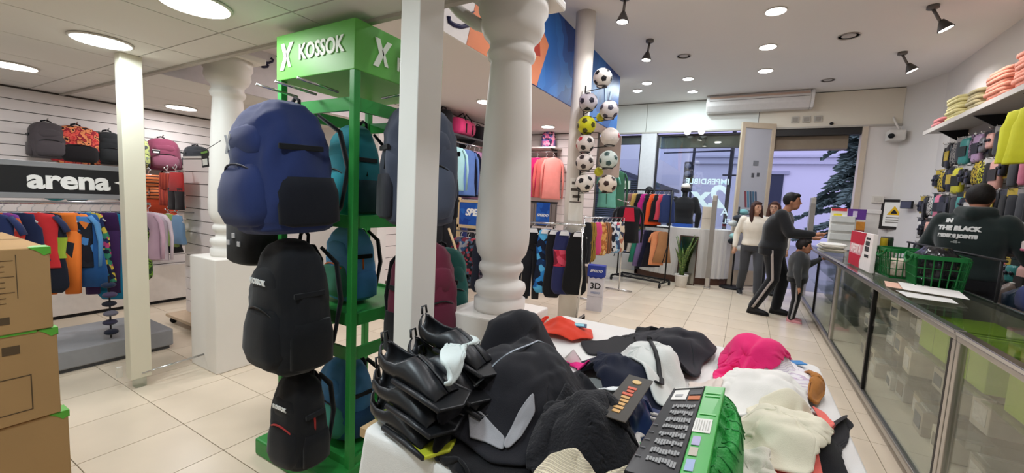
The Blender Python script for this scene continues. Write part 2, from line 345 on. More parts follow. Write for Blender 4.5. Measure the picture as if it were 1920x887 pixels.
ltr = mat('d8eef2', .5, emit=.15)
text('IMPERDIBLE', .155, ltr, w2, (-.75, Y0+.085, 1.98), (PI/2, 0, PI), .001, name='window_lettering', bold=.003)
text('2x1', .62, ltr, w2, (-.85, Y0+.085, 1.66), (PI/2, 0, PI), .001, name='window_lettering', bold=.02)
text('EL', .14, ltr, w2, (-.33, Y0+.085, 1.2), (PI/2, 0, PI), .001, name='window_lettering', bold=.003)
text('A', .2, ltr, w2, (-.38, Y0+.085, 1.38), (PI/2, 0, PI), .001, name='window_lettering', bold=.003)
text('O', .24, mat('9db0d8', .5), w1, (-2.62, Y0+.085, 2.2), (PI/2, 0, PI), .001, name='window_lettering', bold=.003)
pw_ = thing('window_poster', 'pale poster with a green letter in the left shop window', 'poster', (-2.45, Y0+.06, 1.86)); MB().bb((-.16, 0, -.1), (.16, .008, .1)).build('sheet', mat('dfe6d6', .6), pw_); text('M', .13, mat('8fa288', .6), pw_, (.02, -.002, -.01), (PI/2, 0, 0), .001, bold=.004)
# entrance: header and an inward-swung glazed leaf
dn = struct(bpy.data.objects.new('door_1', None)); C.objects.link(dn); dn.location = (.33, 9.14, 0)
ang = math.atan2(8.81-9.14, -.2-.33); dn.rotation_euler = (0, 0, ang); DWF = mat('cbbca6', .45); W_, H_ = .64, 3.06
for nm, lo, hi in (('stile', (0, -.025, .02), (.07, .025, H_)), ('stile', (W_-.07, -.025, .02), (W_, .025, H_)), ('top_rail', (.07, -.025, H_-.1), (W_-.07, .025, H_)), ('bottom_rail', (.07, -.025, .02), (W_-.07, .025, .3))):
    MB().bb(lo, hi).build(nm, DWF, dn, bevel=.004)
MB().bb((.07, -.006, .3), (W_-.07, .006, H_-.1)).build('frosted_pane', mat('b9bcc6', .35, var=.05, scale=2, spec=.5), dn)
for sg in (1,):
    for k, (u, z, w_, h_, c) in enumerate(((.26, 2.28, .1, .09, '7e8288'), (.22, 2.08, .05, .07, '55585f'), (.32, 2.06, .05, .08, '55585f'))): MB().bb((u, sg*.008, z), (u+w_, sg*.012, z+h_)).build('sticker', mat(c, .6), dn)
    for k, c in enumerate(('4e6178', '4a708c', '46586e', '5a8fae', '8a4a55')): MB().prism([(0, 0), (.035, 0), (.075, .3), (.04, .3)], (.2+k*.05, .008, 1.5), (1, 0, 0), (0, 0, 1), (0, .004, 0)).build('logo_stroke', mat(c, .6), dn)
    for z in (1.42, 1.36): MB().bb((.2, .008, z), (.44, .012, z+.025)).build('sticker', mat('6a6d74', .6), dn)
MB().tube([(.58, .03, 1.0), (.58, .07, 1.0), (.58, .07, 1.4), (.58, .03, 1.4)], .012).build('pull_handle', ALU, dn, smooth=True)
hd = struct(MB().bb((.2, Y0, 2.85), (1.6, Y0+.14, 2.97)).build('trim_door_header', mat('2b2a2a', .5)))
MB().bb((.2, Y0+.14, 2.62), (1.45, Y0+.4, 2.9)).build('shutter_box', mat('8d7f6d', .6), hd)
struct(MB().bb((.2, Y0-.02, 0), (.27, Y0+.12, 2.97)).build('trim_door_post', DWF))
# ---- street outside
struct(MB().bb((-30, 9.35, -.2), (40, 26, -.02)).build('ground', mat('8d8b90', .8)))
fc = thing('street_building', 'pale building across the street with cornice and dark doorway', 'building', (0, 22, 0))
MB().bb((-14, 0, -.1), (30, .5, 9)).build('wall', mat('c9c6d2', .8, var=.05, scale=.4), fc)
for z in (3.55, 3.85, 4.4): MB().bb((-2.4, -.18, z), (30, .05, z+.1)).build('cornice', mat('b3b2bf', .8), fc)
MB().bb((.55, -.05, -.1), (1.3, .1, 3.1)).build('doorway', mat('2c3040', .6), fc); MB().bb((.4, -.1, 3.1), (1.5, .1, 3.25)).build('lintel', mat('9a9aa8', .7), fc)
MB().bb((4.2, -.05, .3), (5.2, .05, 2.6)).build('window', mat('3b4358', .4), fc); MB().bb((-5.8, -.05, .6), (-4.6, .05, 2.4)).build('window', mat('3b4358', .4), fc)
gs = thing('shed', 'low dark gabled shed seen through the shop window', 'building', (-5.2, 19.5, 0))
MB().prism([(-2.6, 0), (2.2, 0), (2.2, 2.15), (-1.2, 3.25), (-2.6, 2.9)], (0, 0, 0), (1, 0, 0), (0, 0, 1), (0, 1, 0)).build('wall', mat('5d5f70', .7), gs)
MB().prism([(2.4, 2.05), (-1.2, 3.25), (-1.2, 3.4), (2.4, 2.2)], (0, -.1, 0), (1, 0, 0), (0, 0, 1), (0, 1.3, 0)).build('roof', mat('3f414e', .7), gs)
pl = thing('utility_pole', 'dark utility pole with crossbar outside the shop window', 'pole', (-.5, 12.5, 0)); MB().cyl((0, 0, -.1), (.05, 0, 4.2), .05).build('shaft', mat('25252c', .7), pl, smooth=True); MB().cyl((-.15, 0, 2.35), (.3, 0, 2.35), .02).build('crossbar', mat('25252c', .7), pl); MB().cyl((-1.7, 0, 2.95), (.05, 0, 3.0), .02).build('arm', mat('3a3a44', .7), pl)
tl = thing('traffic_light', 'traffic light seen through the shop window', 'traffic light', (-1.65, 14, 0)); MB().cyl((.08, 0, -.1), (.08, 0, 3.4), .04).build('post', mat('33343d', .7), tl); MB().bb((-.16, -.1, 2.1), (.06, .1, 2.85)).build('housing', mat('2a2b33', .6), tl, bevel=.03)
for k in range(3): MB().cyl((-.05, -.1, 2.24+k*.24), (-.05, -.13, 2.24+k*.24), .085).build('lens', mat('6d7280', .3), tl, smooth=True)
# conifer
tr = thing('conifer', 'spreading dark conifer standing outside the doorway', 'tree', (2.75, 15.5, 0)); MB().tube([(0, 0, -.1), (.05, 0, 1.5), (.1, 0, 3.1), (.15, 0, 4.6)], [.13, .11, .08, .02]).build('trunk', mat('3a342f', .9), tr, smooth=True)
random.seed(5); nd = mat('66786f', .8, var=.3, scale=12)
for k in range(40):
    z = .8 + k*.09; a = k*2.4+random.uniform(-.4, .4); L = random.uniform(1.1, 1.7)*(1-.6*(k/40)); mb = MB(); pts = []
    for i in range(8):
        s = i/7; pts.append(Vector((.08+math.cos(a)*L*s, math.sin(a)*L*s, z+.3*s-.62*s*s)))
    mb.tube(pts, [.012-.001*i for i in range(8)], 5)
    for i in range(1, 8):
        for sd in (-1, 1):
            for j in range(5):
                b = pts[i] + (pts[i]-pts[i-1])*(j/5-1); d = Vector((-math.sin(a)*sd+math.cos(a)*.8, math.cos(a)*sd+math.sin(a)*.8, random.uniform(-.7, .15)))*random.uniform(.16, .42)*(1.15-i/12)
                n_ = Vector((0, 0, .05)); mb.add([b-n_*.4, b+d*.5+n_, b+d, b+d*.5-n_*1.6], [(0, 1, 2, 3)]); n2 = Vector((d.y, -d.x, 0))*.3; mb.add([b, b+d*.5+n2, b+d, b+d*.5-n2], [(0, 1, 2, 3)])
    mb.build('branch', nd, tr)
# ---- ceiling fixtures
EM = mat('fff6ea', .5, var=0, emit=9.); EMC = mat('f2fbff', .5, var=0, emit=8.)
def panel_light(x, y, z, r, watts, lab, col=(.95, .96, 1), m=EM, grp='round ceiling panel lights'):
    t = thing('ceiling_light', lab, 'ceiling light', (x, y, z), group=grp)
    MB().lathe([(r*1.0, 0), (r*1.07, -.004), (r*1.07, -.01), (r, -.012)], n=40).build('rim', mat('d9d4cc', .5), t, smooth=True)
    MB().lathe([(r*.97, -.010), (r*.97, -.014)], n=40).build('diffuser', m, t)
    if watts: lamp('glow', (0, 0, -.03), watts, r*1.9, col, t)
    return t
for k, (x, y, lab, cc) in enumerate(((-2.24, .96, 'round ceiling panel light nearest the camera at top left', 0), (-3.38, .97, 'cool white round ceiling light above the cream post', 1), (-4.87, .89, 'round ceiling light at the far left edge of the photo', 0), (-5.45, 2.19, 'round ceiling light left of the rear pillar, near the wall backpacks', 0))):
    panel_light(x, y, 2.25, .135, W_LOW, lab, (.82, .95, 1) if cc else (.96, .96, 1), EMC if cc else EM)
for k, (x, y) in enumerate(((-2.3, -1.1), (-4.5, -1.1), (-1.1, .2))): panel_light(x, y, 2.25, .135, W_LOW*(1, 1, 1.25)[k], 'unseen round ceiling light behind the camera, number %s' % ORD[k], (.78, .93, 1), EMC)  # unseen lamps; the last is set stronger and cool to tint the near pillar
for x, y, lab in ((-3.02, 4.49, 'ceiling light under the gallery, left of the near pillar'), (-2.98, 6.31, 'ceiling light under the gallery, right of the near pillar'), (-3.1, 2.9, 'ceiling light under the gallery behind the green stand')):
    panel_light(x, y, 2.66, .11, W_MEZZ, lab, (1, .9, .93), EM, 'lights under the gallery')
hl = ((.08, 5.38, 'largest recessed downlight of the row over the counter aisle'), (.05, 6.49, 'middle recessed downlight of the row over the counter aisle'), (.06, 7.56, 'downlight nearest the white air unit'), (-1.73, 7.65, 'downlight right of the blue banner end'), (-1.05, 7.62, 'front downlight of the pair above the shop window'), (-1.07, 8.47, 'rear downlight of the pair above the shop window'), (-2.0, 8.1, 'downlight half hidden by the blue banner end'))
for k, (x, y, lab) in enumerate(hl):
    panel_light(x, y, 3.6, .1 if k < 3 else .085, W_HIGH, lab, (.97, .95, .98) if k < 3 else (.82, .95, 1), EM if k < 3 else EMC, 'recessed downlights in the high ceiling')
for k, (x, y) in enumerate(((.1, 3.6), (.1, 1.9), (.1, .3), (1.3, 2.8), (-1.0, 3.6))): panel_light(x, y, 3.6, .1, W_HIGH, 'recessed downlight overhead out of view, %s' % ORD[k], grp='recessed downlights in the high ceiling')
def ceil_ring(x, y, r, lab):
    t = MB(); t.lathe([(r, -.004), (r*1.05, -.012), (r*.97, -.012), (r*.95, -.004)], (x, y, 3.6), 36); t.sphere((x, y, 3.6), (r*.95, r*.95, .006), 24, 6); tag(t.build('ceiling_speaker', mat('b9b4b0', .7), smooth=True), lab, 'speaker', 'unlit ceiling discs')
for a in ((.88, 6.44, .11, 'unlit round ceiling disc between the spot and downlight rows'), (-.98, 6.48, .09, 'unlit round ceiling disc beside the left spotlight'), (.95, 8.41, .09, 'unlit round ceiling disc above the air unit')): ceil_ring(*a)
def spot(x, y, lab, ax, power):
    t = thing('ceiling_spotlight', lab, 'spotlight', (x, y, 3.6), group='ceiling spotlights')
    MB().lathe([(.05, 0), (.05, -.03), (.03, -.04)], n=20).build('mount', mat('6b6663', .4, .5), t, smooth=True)
    MB().cyl((0, 0, -.03), (ax*.35, 0, -.18), .014).build('stem', mat('6b6663', .4, .5), t, smooth=True)
    R = Matrix.Rotation(-ax*2.0, 3, 'Y'); c = Vector((ax*.4, 0, -.18))
    hd = MB(); hd.loft([[c + R @ p for p in ring((0, 0, z), rr, rr, 20)] for rr, z in ((.02, .03), (.035, 0), (.062, -.06), (.066, -.075), (.05, -.07))]); h = hd.build('head', mat('4f4b49', .4, .6), t, smooth=True)
    l_ = MB(); l_.loft([[c + R @ p for p in ring((0, 0, z), .055, .055, 20)] for z in (-.066, -.076)]); l_.build('lens', EM, t)
    lamp('beam', c + R @ Vector((0, 0, -.09)), power, .1, (.98, .96, .97), t, (0, -ax*2.0, 0), 2.2)
spot(1.45, 5.84, 'ceiling spotlight nearest the right wall, larger of the two', .22, W_SPOT); spot(1.58, 7.31, 'ceiling spotlight nearer the shopfront by the right wall', .22, W_SPOT)
spot(-1.3, 5.71, 'ceiling spotlight above the shop floor left of the downlight row', -.05, W_SPOT); spot(-1.3, 4.45, 'ceiling spotlight at the top edge of the photo', -.02, W_SPOT)
# air curtain, fascia fittings
ac = thing('air_conditioner', 'long white air curtain unit above the entrance', 'air conditioner', (0, 9.18, 3.3))
pr = [(0, .3), (-.26, .3), (-.3, .24), (-.29, .1), (-.2, 0), (0, 0)]
MB().prism(pr, (-.82, 0, 0), (0, 1, 0), (0, 0, 1), (1.62, 0, 0)).build('body', mat('d6d2cf', .45), ac, bevel=.012)
MB().bb((-.8, -.31, .225), (.78, -.285, .26)).build('outlet_strip', mat('c3a898', .35, .3), ac); MB().bb((-.8, -.3, .18), (.78, -.296, .19)).build('groove', mat('8a8480', .6), ac)
for x in (-.86, .8): MB().prism(pr, (x, -.0, 0), (0, 1, 0), (0, 0, 1), (.05, 0, 0)).build('end_cap', mat('e3e1dd', .4), ac, bevel=.01)
for k in range(3):
    t = thing('wall_switch', ['left one', 'middle one', 'right one'][k] + ' of three small switches above the door leaf', 'switch', (.62+k*.17, 9.18, 3.13), group='switches on the fascia'); MB().bb((-.06, -.012, -.055), (.06, 0, .055)).build('plate', mat('b8b2a8', .5), t, bevel=.004); MB().bb((-.04, -.016, -.035), (.04, -.01, .035)).build('rocker', mat('9c958b', .5), t, bevel=.003)
t = thing('ceiling_sensor', 'tiny black sensor on the fascia edge', 'sensor', (1.16, 9.17, 3.04)); MB().sphere((0, 0, 0), (.03, .03, .025)).build('dome', BLACK, t, smooth=True)
t = thing('emergency_light', 'white twin-head emergency light above the shop window', 'emergency light', (-1.05, 9.14, 2.98)); MB().bb((-.14, -.03, -.01), (.14, .03, .03)).build('case', WHITE, t, bevel=.005)
for s in (-1, 1): MB().sphere((s*.13, -.04, -.02), (.065, .06, .065)).build('head', mat('f4f6f6', .4, emit=.6), t, smooth=True)
t = thing('security_camera', 'white bullet security camera on the corner beside the fascia', 'camera', (2.0, 9.05, 2.8)); MB().bb((-.1, -.1, -.1), (.12, .1, .07)).build('housing', mat('dcd8d2', .5), t, bevel=.02); MB().cyl((-.06, -.1, -.03), (-.075, -.125, -.035), .04).build('lens', BLACK, t, smooth=True); MB().tube([(.05, 0, .07), (0, .05, .2), (-.02, .12, .3)], .015).build('arm', WHITE, t, smooth=True)
t = thing('junction_box', 'small white box high on the pier by the doorway', 'junction box', (1.92, 9.2, 1.74)); MB().bb((-.08, -.03, -.06), (.08, 0, .06)).build('case', OFFW, t, bevel=.008); MB().bb((-.05, -.034, -.035), (.05, -.028, .035)).build('lid', mat('cfc9be', .6), t, bevel=.004)
t = thing('framed_sign', 'black framed warning sign with a yellow triangle on the end wall', 'sign', (2.14, 9.08, 1.5), math.atan2(-.7, .28)+.45)
MB().bb((-.2, -.02, -.25), (.2, 0, .25)).build('frame', mat('221d1a', .5), t, bevel=.006); MB().bb((-.15, -.024, -.2), (.15, -.018, .2)).build('print', PAPER, t)
MB().prism([(-.1, 0), (.1, 0), (0, .15)], (0, -.025, -.01), (1, 0, 0), (0, 0, 1), (0, -.002, 0)).build('triangle', mat('e8b818', .6), t); MB().prism([(-.045, .02), (.045, .02), (.03, .06), (0, .09), (-.03, .06)], (0, -.0275, -.01), (1, 0, 0), (0, 0, 1), (0, -.001, 0)).build('pictogram', PRINTK, t)
for z in (-.06, -.1, -.14): MB().bb((-.11, -.027, z), (.11, -.0245, z+.015)).build('printed_line', mat('8a867e', .7), t)
# ================================================================ garments and bags
def hanger(parent, w=.34, m=None):
    mb = MB(); mb.tube([(-w/2, 0, -.07), (-.02, 0, 0), (.02, 0, 0), (w/2, 0, -.07)], .006, 6); mb.tube([(0, 0, 0), (0, 0, .035), (.02, 0, .055), (0, 0, .075), (-.015, 0, .06)], .0035, 6)
    return mb.build('hanger', m or mat('d8d8da', .4), parent, smooth=True)
def garment(kind, w, h, m, name, label, cat, loc, rz=0., group=None, m2=None, seed=0, hang=True, thick=.02):
    R = random.Random(seed*7+len(label)); ph = R.random()*6; N = 28; f = .05
    def body(levels, cx=0., fold=.06):
        rings = []
        for i, (v, hw, th) in enumerate(levels):
            rings.append(ring((cx + .01*math.sin(ph+v*3), 0, -h*v), hw*w, th, N, 2.4, fold*v*1.2, 7, ph+v*1.5))
        return rings
    t = thick; mb = MB(); kids = []
    if kind in ('top', 'tee', 'long', 'suit', 'dress', 'jacket', 'vest'):
        if kind == 'suit': lv = [(0, .12, .006), (.03, .3, t*.6), (.12, .34, t), (.3, .42, t*1.3), (.5, .36, t*1.2), (.7, .44, t*1.4), (.88, .46, t*1.3), (.93, .44, t), (1, .3, t*.6)]
        elif kind == 'dress': lv = [(0, .14, .006), (.03, .34, t*.6), (.1, .38, t), (.35, .36, t*1.2), (.6, .46, t*1.5), (1, .6, t*1.9)]
        elif kind in ('top', 'vest'): lv = [(0, .14, .006), (.03, .32, t*.6), (.2, .36, t), (.32, .46, t*1.2), (.7, .45, t*1.4), (.97, .5, t*1.5), (1, .5, t*1.2)]
        else: lv = [(0, .14, .006), (.03, .36, t*.7), (.1, .46, t), (.3, .46, t*1.3), (.7, .45, t*1.5), (.97, .49, t*1.6), (1, .49, t*1.3)]
        mb.loft(body(lv))
        if kind in ('tee', 'long', 'jacket'):
            L = .34 if kind == 'tee' else .92
            for s in (-1, 1):
                sm = MB(); q = [Vector((s*w*.40, 0, -h*.06)), Vector((s*w*.54, -.004, -h*.2)), Vector((s*w*.6, -.008, -h*(.06+L*.5))), Vector((s*w*.58, -.01, -h*(.06+L)))]
                if kind == 'tee': q = q[:2] + [Vector((s*w*.62, -.006, -h*.34))]
                rr = [w*.1, w*.115, w*.095, w*.075] if kind != 'tee' else [w*.1, w*.12, w*.12]
                sm.tube(q, [max(.018, a*.9) for a in rr], 10, flat=.55); kids.append(('sleeve', sm, m2 or m))
        if kind == 'suit' and m2:
            bb = MB(); bb.loft([ring((0, 0, -h*v), hw*w*1.03, th*1.12, N, 2.4) for v, hw, th in ((.3, .42, t*1.3), (.5, .36, t*1.2), (.56, .385, t*1.25))], cap=False); kids.append(('panel', bb, m2))
    elif kind in ('pants', 'shorts'):
        lv = [(0, .40, t*.9), (.04, .42, t), (.3, .46, t*1.3)] if kind == 'pants' else [(0, .42, t), (.08, .44, t*1.1), (.5, .5, t*1.5)]
        mb.loft(body(lv, fold=.03)); v0 = lv[-1][0]
        for s in (-1, 1):
            lg = MB(); wl = .24 if kind == 'pants' else .27
            lg.loft([ring((s*w*(.22+.03*v), 0, -h*v), w*a, t*b, 18, 2.4, .05, 5, ph+s) for v, a, b in ((v0-.08, wl, 1.3), ((v0+1)/2, wl*.85, 1.25), (1, wl*.7 if kind == 'pants' else wl*1.02, 1.2))]); kids.append(('leg', lg, m2 or m))
    o = mb.build(name, m, None, smooth=True, loc=loc, rot=(0, 0, rz)); tag(o, label, cat, group)
    for nm, k, mm in kids: k.build(nm, mm, o, smooth=True)
    if hang: hanger(o, w*.7 if kind not in ('pants', 'shorts') else w*.8)
    return o
def backpack(w, h, d, hx, label, loc, rz=0., hx2=None, logo=None, group=None, tilt=0., side=None, name='backpack', mbody=None, pocket=True, tagc=None, zip_h='0c0d10', strap_h=None, lean=0.):
    t = thing(name, label, 'backpack', loc, group=group, rot=(tilt, lean, rz)); m = mbody or cloth(hx); m2 = cloth(hx2) if hx2 else m; dk = cloth(side or hx); ms = cloth(strap_h or '15161a')
    prof = [(0, .70, .72), (.03, .88, .88), (.1, .96, .98), (.3, 1, 1), (.55, .99, .95), (.75, .93, .84), (.88, .8, .68), (.95, .62, .5), (.99, .38, .3), (1, .2, .16)]
    def off(z): return -.03*math.sin(z*PI)
    mb = MB(); ph_ = []
    for i in range(len(prof)-1):
        for j in range(4): s_ = j/4; ph_.append(tuple(prof[i][q]*(1-s_)+prof[i+1][q]*s_ for q in range(3)))
    ph_.append(prof[-1]); sd = len(label)*.37
    def wr(p): n1 = noise.noise(Vector((p.x*9, p.y*9, p.z*5+sd))); n2 = noise.noise(Vector((p.x*16+3, p.y*16, p.z*9+sd))); k_ = 1+.10*(.5-min(1, abs(n1)*2.2))+.05*(.5-min(1, abs(n2)*2.2)); return Vector((p.x*k_, p.y*k_, p.z))
    mb.loft([[wr(p) for p in ring((0, off(z)*d, z*h), w/2*a, d/2*b, 44, 3.0, .012, 9, z*5)] for z, a, b in ph_]); mb.build('body', m, t, smooth=True)
    if pocket:
        pp = MB(); pp.loft([ring((0, -d*.40, h*(.06+z*.46)), w*.40*a, d*.22*b, 28, 2.8, .015, 7, z*4) for z, a, b in ((0, .6, .5), (.05, .85, .85), (.25, 1, 1.1), (.6, 1, 1.0), (.85, .9, .75), (.96, .7, .5), (1, .4, .2))]); p_ = pp.build('front_pocket', m2, t, smooth=True)
        zz = MB(); zz.tube([(w*.37*math.cos(a), -d*.40-d*.16*math.sin(a)*.9, h*(.36+.15*math.sin(a))) for a in [PI*i/12 for i in range(13)]], .0045, 6); zz.build('zip', mat(zip_h, .5), p_, smooth=True)
        up = MB(); up.loft([ring((0, -d*.36, h*(.56+z*.24)), w*.34*a, d*.14*b, 24, 2.6) for z, a, b in ((0, .7, .4), (.1, .95, .9), (.5, 1, 1), (.85, .8, .8), (1, .4, .3))]); up.build('upper_pocket', m, t, smooth=True)
    z2 = MB(); z2.tube([(w*.49*math.cos(a), -d*.05, h*(.45+.49*math.sin(a))) for a in [PI*i/16 for i in range(17)]], .005, 6); z2.build('zip', mat(zip_h, .5), t, smooth=True)
    for s in (-1, 1):
        sp = MB(); sp.loft([ring((s*w*.47, .02*d, h*(.05+z*.36)), w*.07*a, d*.36*a, 16, 2.6) for z, a in ((0, .6), (.08, 1), (.7, 1), (1, .85))]); sp.build('side_pocket', dk, t, smooth=True)
        st = MB(); st.tube([(s*w*.12, d*.42, h*.93), (s*w*.24, d*.62, h*.8), (s*w*.3, d*.66, h*.5), (s*w*.34, d*.5, h*.18), (s*w*.4, d*.3, h*.08)], [.022, .032, .034, .022, .012], 8, flat=.35); st.build('shoulder_strap', ms, t, smooth=True)
        bu = MB(); bu.box((s*w*.5, -d*.05, h*.62), (.012, d*.5, .022)); bu.build('side_strap', ms, t, bevel=.003)
    hd = MB(); hd.tube([(-.035, d*.2, h*.95), (-.03, d*.22, h*1.03), (0, d*.22, h*1.06), (.03, d*.22, h*1.03), (.035, d*.2, h*.95)], .008, 6); hd.build('top_handle', ms, t, smooth=True)
    if logo: text(logo, h*.055, PRINTW, t, (0, -d*.535 if pocket else -d*.5, h*.7), (PI/2, 0, 0), .002, name='logo', bold=.001)
    if tagc:
        hg = MB(); hg.bb((-w*.42, -d*.66, h*.5), (-w*.42+.07, -d*.655, h*.62)); hg.tube([(-w*.42+.035, -d*.657, h*.62), (-w*.3, -d*.5, h*.7)], .0012, 4); k = hg.build('hang_tag', BLACK, t); MB().bb((-w*.42+.01, -d*.662, h*.515), (-w*.42+.06, -d*.66, h*.56)).build('price_sticker', PAPER, k); MB().bb((-w*.42+.001, -d*.662, h*.6), (-w*.42+.069, -d*.66, h*.615)).build('stripe', mat(tagc, .6), k)
    return t
# ================================================================ left wing
rk = thing('display_rack', 'grey swimwear rack with a wide black lettered header and platform base', 'clothes rack', (-4.45, .6, 0)); GR = mat('8f9093', .5, .1)
MB().bb((-.42, -1.2, 0), (.2, .98, .03)).build('skirt', mat('55565a', .6), rk)
MB().bb((-.45, -1.23, .03), (.23, 1.0, .175)).build('platform', GR, rk, bevel=.012)
for y in (-.9, .9): MB().bb((-.13, y-.03, .175), (-.07, y+.03, 1.54)).build('upright', GR, rk, bevel=.005)
for z in (1.27, 1.5): MB().bb((-.12, -.87, z), (-.07, .87, z+.04)).build('header_rail', GR, rk, bevel=.004)
hp = MB().bb((-.11, -.87, 1.31), (-.075, .87, 1.5)).build('header_panel', PRINTK, rk)
text('arena', .19, PRINTW, rk, (-.072, .49, 1.405), (PI/2, 0, PI/2), .003, bold=.007, sx=1.05)
for a_, b_ in ((.8, .74), (.82, .88)): MB().prism([(a_, 0), (b_, .022), (a_, .044)], (-.074, 0, 1.385), (0, 1, 0), (0, 0, 1), (.003, 0, 0)).build('arrow', PRINTW, rk)
MB().cyl((-.16, -1.0, 1.235), (-.16, 1.0, 1.235), .013).build('hanging_rail', CHROME, rk, smooth=True)
random.seed(3); gset = 'swimwear on the black-header rack rail'
multi = pat(['1f2a55', 'd8452f', 'e89a35', '2f7fc0', '1b1d2b', '7b2d78'], 14); flor = pat(['22305e', 'c2457a', 'd9c14a', '3a8a6a', '1c2036'], 30); camo = pat(['2d4a2a', '6f9a3a', '38452b', '8db24a'], 18, 'noise')
G = [(.60, 'top', .3, .5, cloth('b3218c'), None, 'magenta swim top'), (.68, 'tee', .3, .46, cloth('2b3763'), None, 'navy rash vest'), (.755, 'suit', .28, .5, pat(['d8433f', '7d3f8f', 'e06a3a', 'e77a70'], 16), None, 'coral and purple patterned swimsuit'),
     (.83, 'vest', .3, .36, cloth('20294a'), None, 'short navy vest'), (.9, 'tee', .3, .42, cloth('d13439'), cloth('2c3458'), 'red rash vest with dark sleeves'), (.965, 'suit', .3, .62, cloth('1f2330'), cloth('9bb33c'), 'dark swimsuit with a lime band'),
     (1.03, 'pants', .28, .64, cloth('e87a30'), pat(['e87a30', '22252f', 'e87a30'], 9), 'orange swim leggings'), (1.09, 'long', .3, .44, pat(['22252f', 'e8823a', '4b87c9', '1b1d28'], 16), cloth('5d9bd4'), 'black orange and blue long-sleeved swim top'), (1.155, 'dress', .3, .6, cloth('2a5d9c'), None, 'mid blue swim tunic'),
     (1.215, 'top', .26, .58, flor, None, 'dark flowered swim top'), (1.275, 'pants', .26, .68, cloth('3c2150'), None, 'deep purple swim leggings'), (1.335, 'suit', .28, .74, cloth('1c7fa3'), None, 'long teal swimsuit'), (1.4, 'tee', .28, .45, cloth('232a44'), None, 'dark navy swim tee'),
     (1.465, 'suit', .28, .62, camo, None, 'green camouflage swimsuit'), (1.53, 'long', .28, .42, cloth('d2b0c4'), None, 'pale pink long-sleeved swim top')]
for k, (y, kd, w_, h_, m, m2, nm) in enumerate(G):
    garment(kd, w_, h_, m, 'swim_garment', nm + ' hanging on the black-header rack', 'swimwear', (-4.61, y, 1.16), math.radians(52 + 8*math.sin(k*2.1)), gset, m2, k)
garment('long', .27, .44, cloth('ddd0da'), 'swim_garment', 'white and lilac long-sleeved swim top at the rail end by the grey upright', 'swimwear', (-4.61, 1.585, 1.16), math.radians(62), gset, None, 40)
# spiral of caps hanging by the post
cp = thing('cap_strand', 'strand of dark swim caps hanging beside the cream post', 'caps', (-4.3, 1.22, .18)); MB().cyl((0, 0, 0), (0, 0, .5), .006).build('cord', BLACK, cp)
for k in range(6): MB().sphere((.01*(-1)**k, 0, .05+k*.075), (.045, .045, .022)).build('cap', cloth(['1d2030', '39374c', '6d6a76', '20222c', '4a3f5c', '22304a'][k]), cp, smooth=True)
# hats on the rail behind the header
for k, (y, z, hx, nm) in enumerate(((1.22, 1.27, '2b8f9c', 'teal bucket hat above the black-header rack'), (1.36, 1.26, '9fc6da', 'pale blue striped hat above the black-header rack'), (1.72, 1.27, '22232b', 'black cap above the black-header rack'))):
    t = thing('hat', nm, 'hat', (-5.5, y, z)); MB().sphere((0, 0, .03), (.11, .11, .09)).build('crown', cloth(hx) if k != 1 else pat(['9fc6da', '20304a', 'cfe0ea'], 6, 'stripe'), t, smooth=True); MB().lathe([(.1, .0), (.15, -.02), (.15, -.028), (.1, -.01)]).build('brim', cloth(hx), t, smooth=True)
    MB().cyl((-.5, 0, .02), (0, 0, .04), .006).build('wall_peg', CHROME, t)
# backpacks hung on the slatted wall
WB = [(1.27, 1.6, .26, .34, '4d474a', None, None, 'dark grey backpack hidden beside the red camouflage backpack'), (1.47, 1.56, .34, .38, 'c4343a', '1d1a1c', pat(['c23338', 'd8574a', '8f2430', 'e08a5a', '24191c'], 16, 'noise'), 'red camouflage backpack with black flap on the slatted wall'), (1.7, 1.58, .24, .34, '26282a', None, None, 'black backpack on the slatted wall just left of the cream post'), (1.93, 1.56, .22, .34, '6d7468', None, pat(['6d7468', 'a3ad6a', '3e4442'], 14, 'noise'), 'grey-green backpack half hidden right of the cream post'), (2.16, 1.56, .32, .36, '6b3145', '7d4a5c', None, 'burgundy backpack on the slatted wall'), (2.5, 1.62, .27, .26, '24262a', None, None, 'black backpack on the slatted wall by the rear pillar')]
for k, (y, z, w_, h_, hx, h2, mm, lab) in enumerate(WB):
    b = backpack(w_, h_, .17, hx, lab, (-5.85, y, z), math.radians(90), h2, None, 'backpacks on the slatted wall', mbody=mm, tagc='e8e4da' if k == 4 else None)
    hk = MB(); hk.tube([(.0, .14, h_*1.06), (0, 0, h_*1.06), (0, -.03, h_*1.1)], .006, 6); hk.build('wall_hook', CHROME, b, smooth=True)
bt = thing('bum_bag', 'small grey pouch hanging under the burgundy backpack', 'bag', (-5.85, 2.24, 1.45), PI/2); MB().loft([ring((0, 0, z), .15*a, .05*a, 24, 2.8) for z, a in ((-.07, .5), (-.06, .85), (0, 1), (.05, .9), (.065, .5))]).build('pouch', cloth('7b7d80'), bt, smooth=True); MB().tube([(-.13, -.045, .03), (0, -.056, .03), (.13, -.045, .03)], .005, 6).build('zip', CHROME, bt, smooth=True); MB().tube([(-.14, 0, .02), (-.08, 0, .11), (.08, 0, .11), (.14, 0, .02)], .008, 6).build('belt', BLACK, bt, smooth=True)
